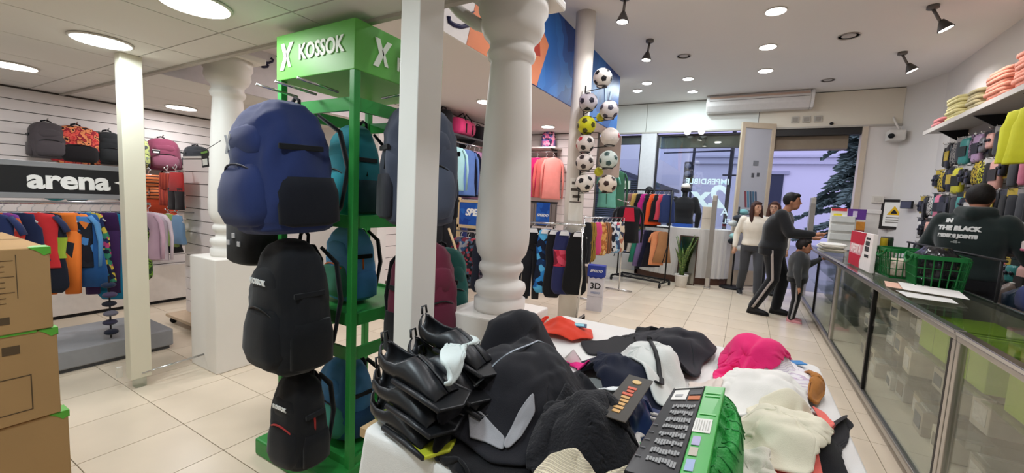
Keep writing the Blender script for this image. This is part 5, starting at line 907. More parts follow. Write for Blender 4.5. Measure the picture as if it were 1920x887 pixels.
patch(.12, .06, .55, .2, PAPER, 'barcode_label', bk); patch(.2, .13, .42, .16, mat('a9a9a9', .6), 'barcode', bk, lift=.0022); patch(.6, .15, .95, .2, mat('c8703f', .5), 'orange_print', bk); patch(.6, .08, .95, .13, mat('4a4a4c', .5), 'grey_print', bk); patch(.05, .02, .95, .03, PAPER, 'white_rule', bk)
rr = random.Random(2)
for k in range(8):
    v = .26+k*.082
    for q in range(10): u = .28+q*.062; patch(u, v+rr.uniform(0, .012), u+.052, v+.045+rr.uniform(-.012, .012), mat('9b9b9b', .6), 'printed_text', bk)
    if k > 2: patch(.04, v+.02, .16, v+.026, mat('77777a', .6), 'printed_text', bk)
G_ = dict(a=A[1], b=A[2], c=A[4], d=A[5])
patch(.0, .42, .75, .56, PAPER, 'price_label', gn, **G_)
for k in range(6): patch(.08+k*.11, .44, .1+k*.11, .54, mat('b5b5ae', .6), 'label_line', gn, lift=.0022, **G_)
for v0, v1, c in ((.6, .68, 'b9b4d8'), (.7, .77, 'c9c0b0'), (.8, .89, 'a8bce0')): patch(.12, v0, .45, v1, mat(c, .5), 'printed_mark', gn, **G_)
for v in (.1, .14, .36): patch(.12, v, .85, v+.012, mat('7fcf80', .4), 'printed_text', gn, **G_)
gm = heap('green_mesh', 'mesh_bag', '', z+.03, .11, mat('2f9a44', .5, var=.15, scale=30, bump=.8, bscale=160), .014, 12, .2, 28, parent=pk, pw=3); gm.name = 'mesh_bag'
for k in range(10): a = k/9; c = Vector((.002+.022*math.sin(a*2.5), .89+a*.3, 0)); mb = MB(); mb.tube([(c.x-.02+.04*i/6, c.y+.004*math.sin(i), top_of(gm, c.x-.02+.04*i/6, c.y)+.0005) for i in range(7)], .0016, 5); mb.build('mesh_cord', mat('1f7a36', .5), pk, smooth=True)
# swim fins
def fin(x, y, z_, rz, lab, tilt, blade='17181b', yel=False):
    t = thing('swim_fin', lab, 'swim fin', (x, y, z_), group='swim fins stacked on the table', rot=(0, tilt, rz)); t.scale = (.88, .92, .92); rb = mat('202226', .38, var=.12, scale=20, spec=.5)
    S = [(0, .012, .035, .088, 28), (.006, .026, .018, .095, 55), (.025, .04, .004, .09, 68), (.06, .046, 0, .082, 70), (.1, .047, 0, .08, 60), (.125, .047, 0, .084, 30), (.14, .047, 0, .085, 6), (.18, .048, 0, .074, 3), (.23, .05, 0, .05, 3), (.27, .05, .004, .026, 3)]
    rings = []
    for xx, ry, zb, zt, op in S:
        zc, rz_ = (zb+zt)/2, (zt-zb)/2; o = math.radians(op); n = 18; P = []
        for k in range(n+1):
            a = PI/2+o+(2*PI-2*o)*k/n; P.append(Vector((xx, ry*math.cos(a), zc+rz_*math.sin(a))))
        I = [Vector((p.x+(.004 if xx < .02 else 0), p.y*.86, zc+(p.z-zc)*.86)) for p in P[::-1]]; rings.append(P+I)
    MB().loft(rings).build('foot_pocket', rb, t, smooth=True)
    tb_ = MB(); tb_.tube([(.002, -.012, .085), (-.006, -.01, .108), (-.006, .01, .108), (.002, .012, .085)], .004, 6); tb_.build('heel_loop', rb, t, smooth=True)
    MB().loft([ring((.06, 0, .012), .05, .034, 18), ring((.06, 0, .016), .05, .034, 18)]).build('insole', mat('a8b83a' if yel else '1a1b1d', .7), t)
    bl_ = MB(); bl_.prism([(.2, -.045), (.3, -.065), (.33, 0), (.3, .065), (.2, .045)], (0, 0, .006), (1, 0, 0), (0, 1, 0), (0, 0, .01)); bl_.build('blade', mat(blade, .4), t, bevel=.004)
    for s in (-1, 1): rl = MB(); rl.tube([(.1, s*.045, .012), (.22, s*.055, .014), (.3, s*.065, .012)], [.008, .009, .006], 8); rl.build('side_rail', rb, t, smooth=True)
fin(-.855, .79, .825, -.12, 'bottom left swim fin with a yellow-green blade', .0, 'c9cf3a', True); fin(-.845, .785, .895, -.08, 'middle left swim fin in the stack of black fins', .06); fin(-.83, .785, .97, -.05, 'top left black swim fin of the stack', .1)
fin(-.825, .885, .955, .0, 'right black swim fin with a yellow insole', .16, yel=True); fin(-.83, .93, 1.015, .05, 'rearmost and highest black swim fin', .2)
fin(-.81, .9, .825, .0, 'lower right swim fin half hidden under the jacket', .0); fin(-.80, .9, .905, .0, 'swim fin hidden between the right fins', .1)
# ================================================================ glass counter
CX0, CX1, CZ = .9, 1.46, .93
def case(y0, y1, lab, dark_mid=None):
    t = thing('display_counter', lab, 'display counter', (0, 0, 0), group='glass display counters')
    MB().bb((CX0+.04, y0, 0), (CX1-.03, y1, .07)).build('toe_kick', mat('3a3734', .6), t)
    MB().bb((CX0, y0, .05), (CX0+.03, y1, .085)).build('bottom_rail', ALU, t, bevel=.004); MB().bb((CX0-.004, y0, .088), (CX0+.026, y1, .105)).build('bottom_rail', mat('8f8b86', .35, .8), t, bevel=.003)
    MB().bb((CX0, y0, CZ-.035), (CX0+.03, y1, CZ-.008)).build('top_rail', ALU, t, bevel=.004); MB().bb((CX0-.008, y0, CZ-.006), (CX0+.035, y1, CZ+.014)).build('edge_trim', CHROME, t, bevel=.004); MB().bb((CX1-.03, y0, CZ-.03), (CX1, y1, CZ+.012)).build('edge_trim', CHROME, t, bevel=.004)
    MB().bb((CX0+.035, y0+.003, CZ-.004), (CX1-.03, y1-.003, CZ+.006)).build('glass_top', glass('edf1ee', .03, .45), t)
    MB().bb((CX0+.03, y0+.01, .07), (CX1-.03, y1-.01, .1)).build('deck', mat('d6cdbc', .6), t)
    MB().bb((CX1-.03, y0, .07), (CX1-.015, y1, CZ-.03)).build('rear_panel', mat('c6beb0', .6), t)
    for z in (.38, .64): MB().bb((CX0+.1, y0+.02, z), (CX1-.03, y1-.02, z+.008)).build('glass_shelf', glass('ecf1ee', .03, .3), t)
    for y, m, w_ in ((y0, ALU, .035), (y1-.035, ALU, .035)): MB().bb((CX0+.001, y, .1), (CX0+.03, y+w_, CZ-.035)).build('corner_post', m, t, bevel=.003)
    n = max(1, round((y1-y0)/1.45)); L = (y1-y0-.07)/n
    for k in range(n):
        a, b = y0+.035+k*L, y0+.035+(k+1)*L; MB().bb((CX0+.012, a+.004, .105), (CX0+.018, b-.004, CZ-.036)).build('front_pane', glass('f8faf6', .03, .08), t)
        if k: MB().bb((CX0+.001, a-.014, .105), (CX0+.03, a+.014, CZ-.036)).build('mullion', mat('161617', .4), t, bevel=.003)
    MB().bb((CX0+.001, y0+.036, .105), (CX0+.028, y0+.056, CZ-.036)).build('gasket', mat('161617', .5), t)
    return t
case(5.53, 8.2, 'far glass counter, where the man stands'); case(2.66, 5.52, 'middle glass counter under the red and white sign'); case(.6, 2.65, 'nearest glass counter at the right edge of the photo')
rr = random.Random(11); names = ['grey', 'beige', 'pale', 'cream', 'silver', 'ivory', 'stone', 'white']
cols = ['bdb7ad', 'cabfa9', 'd6d0c6', 'ddd6c4', 'b9b9b7', 'e0dac8', 'b0a89c', 'e6e3dc']; n = 0
for z, lev in ((.101, 'floor'), (.389, 'lower shelf'), (.649, 'upper shelf')):
    for k in range(9):
        y = 2.95+k*.27+rr.uniform(-.03, .03)
        if lev == 'upper shelf' and k < 3: continue
        c = (k*3+n) % 8; h_ = rr.uniform(.1, .17); t = thing('product_box', '%s %s carton, %s from the near end on the counter %s' % (names[c], ['small', 'clear-lidded', 'flat'][k % 3], ORD[k], lev), 'carton', (1.2+rr.uniform(-.03, .06), y, z), rr.uniform(-.1, .1), 'cartons inside the middle counter')
        MB().bb((-.11, -.085, 0), (.11, .085, h_)).build('carton', mat(cols[c], .5, var=.2, scale=22), t, bevel=.004); MB().bb((-.1125, -.06, h_*.2), (-.1105, .06, h_*.75)).build('label', mat(['f4f2ec', '8a8478', '5f6a74'][k % 3], .6, var=.4, scale=60), t); MB().bb((-.09, -.07, h_), (.09, .07, h_+.012)).build('lid', mat('d8d8d4', .25, var=.05), t, bevel=.003)
    n += 2
for y, z, lab in ((2.92, .649, 'lime green box nearest on the upper counter shelf'), (3.36, .649, 'lime green box further along the upper counter shelf'), (2.35, .70, 'lime green box on the nearest counter shelf')):
    t = thing('green_box', lab, 'box', (1.2, y, z if z < .7 else .649), 0, 'lime green boxes in the counter'); MB().bb((-.16, -.2, 0), (.16, .2, .2)).build('carton', mat('a4c43c', .5, var=.08, scale=6), t, bevel=.004); MB().bb((-.1605, -.02, .0), (-.1595, -.015, .2)).build('seam', mat('78903a', .6), t)
for k, (y, z, hx, lab) in enumerate(((2.2, .649, 'b9bcc4', 'grey folded top on the near counter shelf'), (2.2, .68, 'f0786e', 'coral folded top inside the near counter'), (2.2, .711, 'c9ccd2', 'pale grey folded top above the coral one'), (2.25, .389, 'd8b8b4', 'pink folded top low in the near counter'), (1.9, .389, 'c2c4c6', 'light grey folded top low in the near counter'))):
    o = MB().loft([ring((1.17, y, z+dz), .14*a, .17*a, 28, 4, .02, 9, k) for dz, a in ((.001, .9), (.004, .98), (.022, 1), (.028, .93))]).build('folded_jumper', cloth(hx), None, smooth=True); tag(o, lab, 'clothing', 'folded tops in the near counter')
t = thing('clear_bag', 'crumpled clear plastic bags on the near counter floor', 'plastic bag', (1.15, 2.3, .101)); MB().loft([ring((0, 0, z), .2*a, .3*a, 28, 2.4, .09, 7, z*20) for z, a in ((0, .8), (.03, 1), (.1, .85), (.15, .5))]).build('bag', mat('cfcac6', .25, var=.25, scale=20, bump=.6, bscale=30), t, smooth=True)
# ---- things on the counter
TOPZ = CZ+.015
t = thing('offer_sign', 'red and white offer sign standing on the counter edge', 'sign', (1.0, 5.2, TOPZ)); MB().bb((0, -.44, 0), (.035, .42, .345)).build('body', mat('efe9e6', .5), t, bevel=.003)
MB().prism([(-.42, 0), (.06, 0), (.04, .06), (.08, .12), (-.42, .12)], (-.001, 0, .0), (0, -1, 0), (0, 0, 1), (-.002, 0, 0)).build('red_field', mat('c22038', .5), t); MB().prism([(-.42, .225), (.14, .225), (.2, .345), (-.42, .345)], (-.001, 0, .0), (0, -1, 0), (0, 0, 1), (-.002, 0, 0)).build('red_field', mat('c22038', .5), t); MB().prism([(-.42, .12), (.09, .12), (.14, .225), (-.42, .225)], (-.001, 0, .0), (0, -1, 0), (0, 0, 1), (-.0015, 0, 0)).build('pink_band', mat('dc9aa2', .5), t)
text('OFERTA', .115, mat('f3e4e2', .5), t, (-.004, .15, .172), (PI/2, 0, -PI/2), .001, bold=.003); 
for k, (z, h_, u) in enumerate(((.29, .02, -.26), (.235, .04, -.25), (.18, .045, -.24), (.125, .025, -.25))):
    for j_ in range(3): MB().bb((-.003, u+j_*-.0-.05*j_, z), (-.001, u-.05*j_+.035, z+h_)).build('printed_word', mat('3a3a3c' if k < 3 else '1b1b1d', .6), t)
def basket(loc, rz, lab, g=GREEN):
    t = thing('shopping_basket', lab, 'basket', loc, rz, 'green plastic baskets'); m = mat('0f6a30', .45, var=.06); W, D_, H = .2, .14, .24
    for z, s in ((.01, .86), (.08, .9), (.15, .94), (.22, .98)): r_ = MB(); r_.tube([Vector((W*s*a, D_*s*b, z)) for a, b in ((-1, -1), (1, -1), (1, 1), (-1, 1))], .005, 6, closed=True); r_.build('hoop', m, t)
    MB().loft([ring((0, 0, z), W*1.04, D_*1.04, 28, 8) for z in (.215, .245)] + [ring((0, 0, z), W*.97, D_*.97, 28, 8) for z in (.245, .215)], closed=True).build('rim', m, t)
    for k in range(11): x = -1+k/5; [MB().tube([(W*.86*x, s*D_*.86, .01), (W*x, s*D_, .23)], .0045, 5).build('slat', m, t) for s in (-1, 1)]
    for k in range(7): y = -1+k/3; [MB().tube([(s*W*.86, D_*.86*y, .01), (s*W, D_*y, .23)], .0045, 5).build('slat', m, t) for s in (-1, 1)]
    MB().bb((-W*.86, -D_*.86, .0), (W*.86, D_*.86, .01)).build('floor_panel', m, t); MB().loft([ring((0, s*D_, .245), .001, .001, 4) for s in (1,)]*2) if 0 else None
    for s in (-1, 1): MB().tube([(-.12, s*D_*1.05, .24), (-.11, s*D_*1.12, .2), (0, s*D_*1.15, .17), (.11, s*D_*1.12, .2), (.12, s*D_*1.05, .24)], .009, 8).build('handle', m, t, smooth=True)
    return t
basket((1.2, 4.72, TOPZ), PI/2+.05, 'green basket beside the offer sign, filled with a checked cloth'); basket((1.27, 4.25, TOPZ), PI/2-.1, 'green basket nearest the cashier')
o = MB().loft([ring((1.2, 4.7, z), .105*a, .15*a, 32, 3.4, .03, 7, z*30) for z, a in ((TOPZ+.012, .9), (TOPZ+.03, 1), (TOPZ+.12, 1.0), (TOPZ+.15, .8))]).build('checked_blanket', pat(['d8c8b4', '4a3f3a', '8a6a5c', 'e0d4c4'], 34, 'check'), None, smooth=True); tag(o, 'brown and cream checked blanket inside the green basket', 'blanket')
o = MB().loft([ring((1.27, 4.25, z), .1*a, .16*a, 28, 2.6, .09, 6, z*30) for z, a in ((TOPZ+.012, .8), (TOPZ+.1, 1), (TOPZ+.24, 1.02), (TOPZ+.3, .6))]).build('bin_liner', mat('16171a', .2, var=.1, bump=.5, bscale=40), None, smooth=True); tag(o, 'shiny black plastic bag in the basket nearest the cashier', 'plastic bag')
t = thing('metal_rail', 'thin black rail running behind the baskets', 'rail', (1.42, 4.6, TOPZ)); MB().cyl((0, -.9, .27), (0, .9, .27), .009).build('bar', BLACK, t, smooth=True)
for y in (-.85, .85): MB().cyl((0, y, 0), (0, y, .27), .008).build('post', BLACK, t, smooth=True)
def sheet(pts, z, hx, lab, name='paper_sheet'):
    mb = MB(); P = [Vector((a, b, z+c)) for a, b, c in pts]; mb.loft([P, [p+Vector((0, 0, .0015)) for p in P]]); o = mb.build(name, mat(hx, .6, var=.08, scale=6), None); return tag(o, lab, 'paper', 'papers on the counter')
sheet(((1.0, 4.28, .0), (1.3, 4.05, .0), (1.2, 3.68, .012), (.93, 3.92, .004)), TOPZ, 'e3b8a2', 'pale orange sheet of paper under the white ones on the counter'); sheet(((1.06, 4.2, .003), (1.34, 4.02, .003), (1.26, 3.62, .006), (.98, 3.75, .006)), TOPZ+.012, 'e6e4e0', 'large white printed sheet on the counter'); sheet(((.95, 3.78, .0), (1.2, 3.72, .0), (1.16, 3.46, .004), (.94, 3.5, .004)), TOPZ+.002, 'dcdcd8', 'white sheet nearest the camera on the counter')
for k in range(5):
    o = MB().loft([ring((1.05+.02*math.sin(k*2), 7.05+.02*math.cos(k*3), TOPZ+k*.022+dz), .13*a, .24*a, 24, 6) for dz, a in ((.0, .97), (.004, 1), (.018, 1), (.021, .97))]).build('paper_stack', mat(['e9e4d8', 'dcd2bf', 'efece4', 'd8d0c2', 'f1efe8'][k], .7), None, smooth=False); tag(o, ['bottom', 'second', 'third', 'fourth', 'top'][k] + ' bundle of paper bags on the counter by the man', 'paper bags', 'paper bundles by the man')
t = thing('leaflet_display', 'white card display with purple and yellow print on the counter', 'leaflet display', (1.3, 7.72, TOPZ), math.radians(-4)); MB().bb((-.2, -.06, 0), (.2, .06, .6)).build('back_card', PAPER, t, bevel=.003)
for x0, x1, z0, z1, c in ((-.01, .2, .45, .6, '6a3f9a'), (-.2, -.02, .56, .6, 'd84a52'), (-.17, -.07, .44, .52, 'e8d832'), (.1, .2, .3, .42, 'd8903a'), (.09, .2, .18, .3, '8a2f4a'), (.1, .2, .02, .12, 'e0a23a'), (.05, .1, .48, .57, 'd8cfe8')): MB().bb((x0, -.063, z0), (x1, -.059 if c != 'd8cfe8' else -.0645, z1)).build('print', mat(c, .5, var=.2, scale=30), t)
for z in (.14, .27, .4): MB().bb((-.19, -.1, z), (.08, -.058, z+.09)).build('leaflet_pocket', mat('dfe3e0', .5), t, bevel=.003)
t = thing('storage_box', 'tall white lidded box at the end of the counter', 'box', (1.58, 8.2, .93)); MB().bb((-.16, -.12, 0), (.16, .12, .56)).build('body', mat('e9e5de', .5), t, bevel=.006); MB().bb((-.17, -.13, .56), (.17, .13, .62)).build('lid', mat('f0ede8', .5), t, bevel=.006)
t2 = thing('side_cabinet', 'low white cabinet behind the far counter end', 'cabinet', (1.75, 8.2, 0)); MB().bb((-.26, -.2, 0), (.2, .2, .9)).build('carcass', OFFW, t2, bevel=.004); MB().bb((-.27, -.21, .9), (.21, .21, .93)).build('top', mat('cfc8bb', .5), t2); MB().bb((-.24, -.215, .05), (.18, -.2, .86)).build('door', WHITE, t2, bevel=.004)
t = thing('blue_carton', 'blue carton between the leaflet display and the white box', 'carton', (1.4, 8.0, TOPZ)); MB().bb((-.05, -.08, 0), (.05, .08, .42)).build('body', mat('2f4a9c', .5), t, bevel=.004); MB().bb((-.04, -.082, .28), (.04, -.0795, .36)).build('label', mat('5a78c8', .5), t)
for x, y, hx, lab in ((1.84, 8.15, 'c8b02a', 'yellow tin beside the white box'), (1.92, 8.22, '2a3f2c', 'dark green tin beside the white box')):
    t = thing('tin', lab, 'tin', (x, y, .93)); MB().lathe([(.045, 0), (.045, .2), (.04, .21)]).build('body', mat(hx, .4), t, smooth=True); MB().lathe([(.041, .21), (.041, .225), (.03, .23)]).build('lid', GREYM, t, smooth=True)
t = thing('wall_monitor', 'small black screen on the end wall', 'monitor', (2.2, 8.75, 1.66), math.atan2(-.7, .28)+.1); MB().bb((-.1, -.03, -.06), (.1, 0, .06)).build('case', BLACK, t, bevel=.005); MB().bb((-.09, -.032, -.05), (.09, -.03, .05)).build('screen', mat('20242c', .15), t)
# ================================================================ right wall merchandise
def wx(y): return 2.38-(8.5-y)*.0226
pb = thing('display_wall_panel', 'long pale slatted panel carrying accessories on the right wall', 'wall panel', (0, 0, 0)); MB().add([(wx(8.0)-.004, 8.0, .5), (wx(3.2)-.004, 3.2, .5), (wx(3.2)-.004, 3.2, 2.62), (wx(8.0)-.004, 8.0, 2.62), (wx(8.0)-.012, 8.0, .5), (wx(3.2)-.012, 3.2, .5), (wx(3.2)-.012, 3.2, 2.62), (wx(8.0)-.012, 8.0, 2.62)], [(0, 1, 2, 3), (4, 5, 6, 7), (0, 1, 5, 4), (1, 2, 6, 5), (2, 3, 7, 6), (3, 0, 4, 7)]).build('backing', mat('5f5b58', .7), pb)
for k in range(14):
    z = .5+k*.152; MB().add([(wx(8.0)-a, 8.0, z+b) for a, b in ((.012, 0), (.022, 0), (.022, .14), (.012, .14))] + [(wx(3.2)-a, 3.2, z+b) for a, b in ((.012, 0), (.022, 0), (.022, .14), (.012, .14))], [(0, 1, 2, 3), (4, 5, 6, 7), (0, 1, 5, 4), (1, 2, 6, 5), (2, 3, 7, 6), (3, 0, 4, 7)]).build('slat', mat('b9b3ad', .6), pb)
PR = {}
def proto(kind, hx, h2):
    t = thing(kind, '', 'accessory'); 
    if kind == 'goggle_pack':
        MB().bb((-.06, .0, -.21), (.06, .004, 0)).build('card', mat(h2, .5, var=.2, scale=40), t); MB().loft([ring((0, -.02, z), .05*a, .025*a, 16, 3) for z, a in ((-.19, .8), (-.17, 1), (-.08, 1), (-.06, .8))]).build('blister', mat(hx, .25, var=.3, scale=50), t, smooth=True)
        for s in (-1, 1): MB().sphere((s*.024, -.048, -.12), (.02, .01, .015), 10, 6).build('lens', mat('2a2c34', .15), t, smooth=True)
    elif kind == 'sock_pack':
        MB().bb((-.055, -.012, -.06), (.055, .012, 0)).build('header_card', mat(h2, .5, var=.15, scale=40), t); MB().loft([ring((0, 0, z), .055*a, .022*b, 16, 3.4, .04, 5, z*40) for z, a, b in ((-.26, .7, .6), (-.24, .95, 1), (-.1, .95, 1), (-.05, .9, .7))]).build('socks', cloth(hx), t, smooth=True)
    elif kind == 'glove_pack':
        MB().loft([ring((0, 0, z), .06*a, .025*b, 18, 2.8, .05, 6, z*30) for z, a, b in ((-.24, .6, .7), (-.2, .95, 1), (-.1, 1, 1), (-.02, .6, .6))]).build('glove', pat([hx, h2, hx], 40, 'noise'), t, smooth=True); MB().bb((-.03, -.004, -.04), (.03, .002, 0)).build('header_card', mat('d8d4cc', .6), t)
    else:
        MB().loft([ring((0, -.01, z), .065*a, .03*b, 18, 3) for z, a, b in ((-.28, .7, .7), (-.26, .95, 1), (-.05, 1, .9), (-.02, .7, .5))]).build('pouch', mat(hx, .35, var=.25, scale=30), t, smooth=True); MB().bb((-.05, -.044, -.2), (.05, -.037, -.1)).build('label', mat(h2, .5, var=.3, scale=50), t); MB().bb((-.04, -.006, -.03), (.04, .002, 0)).build('header_card', mat('c9c4bc', .6), t)
    MB().tube([(0, .16, -.012), (0, -.04, -.012), (0, -.05, .002)], .0035, 5).build('peg', CHROME, t); return t
PAL = [('black', '1b1c20', '3a3c44'), ('pink', 'd87a94', '2a2a2e'), ('black', '202228', 'b8a03a'), ('grey', '6d6c70', '26272b'), ('red', 'b8303c', '1f1f22'), ('teal', '3f8a86', '26302f'), ('black', '17181b', 'c4c0bc'), ('salmon', 'dca79a', '35302e'), ('blue', '3a62a8', '20242e'), ('dark grey', '3a3c42', '8f8a86'), ('yellow', 'c8c23a', '23241f'), ('lilac', 'b294b4', '2a2830'), ('white', 'd8d4d0', '4a4a4e')]
KD = [('goggle_pack', 'goggle pack'), ('sock_pack', 'sock pack'), ('glove_pack', 'glove pack'), ('pouch_pack', 'pouch pack')]
rr = random.Random(21); ROWS = ['top', 'second', 'third', 'fourth', 'fifth', 'sixth']
for r_, (z, ya, yb) in enumerate(((2.42, 7.35, 4.6), (2.1, 7.5, 4.6), (1.78, 7.95, 4.5), (1.46, 7.95, 4.4), (1.14, 7.9, 4.3), (.82, 7.6, 4.2))):
    y = ya; k = 0
    while y > yb:
        kd, kn = KD[(rr.randrange(4))]; cn, hx, h2 = PAL[rr.randrange(13)] if rr.random() < .62 else PAL[rr.choice((0, 2, 6, 9))]; key = (kd, hx, h2)
        if r_ == 0 and y < 5.6: break
        lab = '%s %s, %s from the doorway, %s row, right wall' % (cn, kn, (ORD+['nineteenth', 'twentieth', 'twenty-first', 'twenty-second', 'twenty-third', 'twenty-fourth', 'twenty-fifth', 'twenty-sixth', 'twenty-seventh', 'twenty-eighth'])[k], ROWS[r_]); loc = (wx(y)-.2, y, z+rr.uniform(-.02, .02)); rz = -PI/2+rr.uniform(-.15, .3)
        if key in PR: t = dup(PR[key], loc, rz, lab, 'accessories hanging on the right wall')
        else: t = PR[key] = proto(*key); t.location = loc; t.rotation_euler = (0, 0, rz); t['label'] = lab; t['group'] = 'accessories hanging on the right wall'
        t.scale = (1.3, 1.1, 1.15); y -= rr.uniform(.135, .175); k += 1
for k, (y, h_, z) in enumerate(((5.36, .46, 2.44), (5.2, .48, 2.44))):
    garment('vest', .2, h_, mat('d2d42c', .6, var=.12, scale=14), 'training_bib', ['long yellow training bib on the right wall, further one', 'long yellow training bib at the right edge of the photo', 'short yellow training bib below the long ones'][k], 'training bib', (1.98, y, z), math.radians(-50), 'yellow bibs on the right wall', None, k+200, hang=False); b = bpy.data.objects['training_bib' if k == 0 else 'training_bib.%03d' % k]; MB().tube([(0, .0, 0), (.14, .17, .02)], .005, 6).build('peg', CHROME, b)
ts = thing('wall_shelf', 'high shelf along the right wall with folded stock', 'shelf', (0, 0, 2.6)); MB().prism([(wx(7.7)-.01, 7.7), (wx(7.7)-.36, 7.7), (wx(4)-.36, 4), (wx(4)-.01, 4)], (0, 0, 0), (1, 0, 0), (0, 1, 0), (0, 0, .025)).build('board', mat('b9b3ab', .5), ts); MB().prism([(wx(7.7)-.36, 7.7), (wx(7.7)-.375, 7.7), (wx(4)-.375, 4), (wx(4)-.36, 4)], (0, 0, -.02), (1, 0, 0), (0, 1, 0), (0, 0, .05)).build('lip', mat('d2cdc6', .4), ts)
for y in (7.4, 6.4, 5.4, 4.4): MB().prism([(-.02, -.2), (-.3, -.01), (-.02, 0)], (wx(y), y, 0), (1, 0, 0), (0, 0, 1), (0, .015, 0)).build('bracket', DARKM, ts)
for k, (y, L, h_, hx, lab) in enumerate(((7.3, .3, .1, 'b86a6a', 'dusty red folded clothes at the doorway end of the high shelf'), (6.85, .4, .26, 'd9cf94', 'pale yellow folded clothes on the high shelf'), (6.35, .3, .22, 'b8ac84', 'khaki folded clothes on the high shelf'), (5.9, .42, .3, 'e0977f', 'peach folded clothes on the high shelf'), (5.4, .4, .34, 'e59a84', 'taller peach folded clothes on the high shelf'), (4.95, .34, .36, '17181c', 'black bag at the near end of the high shelf'))):
    m = int(h_/.035); t = thing('folded_stack', lab, 'folded clothes', (2.13, y, 2.626), 0, 'folded stock on the high shelf')
    for q in range(m): MB().loft([ring((.01*math.sin(q*2), .015*math.cos(q*3), q*h_/m+dz), .15*a, L/2*a, 22, 5, .015, 9, q) for dz, a in ((.0, .93), (.006, 1), (h_/m*.8, 1), (h_/m*.98, .93))]).build('folded_garment', cloth(hx), t, smooth=True)
s5 = thing('wall_shelf', 'small shelf of brown boxes behind the cashier', 'shelf', (wx(4.8)-.02, 4.8, 1.4)); MB().bb((-.26, -.5, 0), (0, .35, .02)).build('board', mat('8f8a84', .5), s5, bevel=.003); MB().prism([(0, -.15), (-.22, 0), (0, 0)], (0, 0, 0), (1, 0, 0), (0, 0, 1), (0, .012, 0)).build('bracket', DARKM, s5)
for k, y in enumerate((5.05, 4.86, 4.66, 4.48)):
    t = thing('brown_box', ['brown', 'tan', 'light brown', 'orange-brown'][k] + ' box on the small shelf behind the cashier', 'box', (wx(4.8)-.15, y, 1.421), 0, 'brown boxes behind the cashier'); MB().bb((-.09, -.075, 0), (.09, .075, .16)).build('carton', mat(['8a5a30', '9c6c3c', 'a87848', '96562c'][k], .7), t, bevel=.003); MB().bb((-.0915, -.05, .05), (-.0895, .05, .11)).build('label', mat('c8b08a', .6), t)
t = thing('sports_bag', 'blue sports bag on the low stock by the right wall', 'sports bag', (wx(4.6)-.22, 4.75, .72), PI/2); MB().loft([[Vector((x*.17, p.x, p.y+.13)) for p in ring((0, 0, 0), .12*a, .13*a, 20, 2.6)] for x, a in ((-1, .7), (-.9, .95), (.9, .95), (1, .7))]).build('body', cloth('2f469c'), t, smooth=True); MB().tube([(-.08, -.1, .2), (0, -.11, .3), (.08, -.1, .2)], .008, 6).build('handle', BLACK, t, smooth=True); MB().bb((-.05, -.125, .1), (.05, -.119, .15)).build('logo', PRINTW, t)
lw = thing('stock_rack', 'low dark stock rack along the right wall behind the counter', 'rack', (0, 0, 0)); MB().prism([(wx(7.2)-.03, 7.2), (wx(7.2)-.42, 7.2), (wx(3.2)-.42, 3.2), (wx(3.2)-.03, 3.2)], (0, 0, .68), (1, 0, 0), (0, 1, 0), (0, 0, .03)).build('board', mat('2c2b2d', .5), lw); MB().prism([(wx(7.2)-.03, 7.2), (wx(7.2)-.42, 7.2), (wx(3.2)-.42, 3.2), (wx(3.2)-.03, 3.2)], (0, 0, .25), (1, 0, 0), (0, 1, 0), (0, 0, .03)).build('board', mat('2c2b2d', .5), lw)
for y in (7.1, 5.2, 3.3): MB().bb((wx(y)-.41, y-.02, 0), (wx(y)-.38, y+.02, .68)).build('leg', mat('2c2b2d', .5), lw)
rr = random.Random(5)
for k in range(16):
    y = 7.0-k*.2; hx = ['4a4a4e', '8a7a72', '2a3a4a', '6a2f30', '9a9a98', '3a3f36', '7f86a0', '1d1e22'][k % 8]; t = thing('shoe_bag', '%s bagged stock item, %s from the doorway on the low rack' % (['charcoal', 'taupe', 'slate blue', 'maroon', 'silver', 'olive', 'grey-blue', 'black'][k % 8], ORD[k]), 'stock bag', (wx(y)-.24, y, .71 if k != 11 else .281), 0, 'bagged stock on the low rack')
    MB().loft([ring((0, 0, z), .13*a, .085*a, 18, 2.8, .06, 5, k+z*20) for z, a in ((0, .85), (.04, 1), (.15, .95), (.2, .5), (.23, .25))]).build('bag', mat(hx, .35, var=.3, scale=25, bump=.4, bscale=50), t, smooth=True); MB().lathe([(.03, .215), (.034, .225), (.03, .235)]).build('tie', mat('c9c4bc', .6), t, smooth=True)
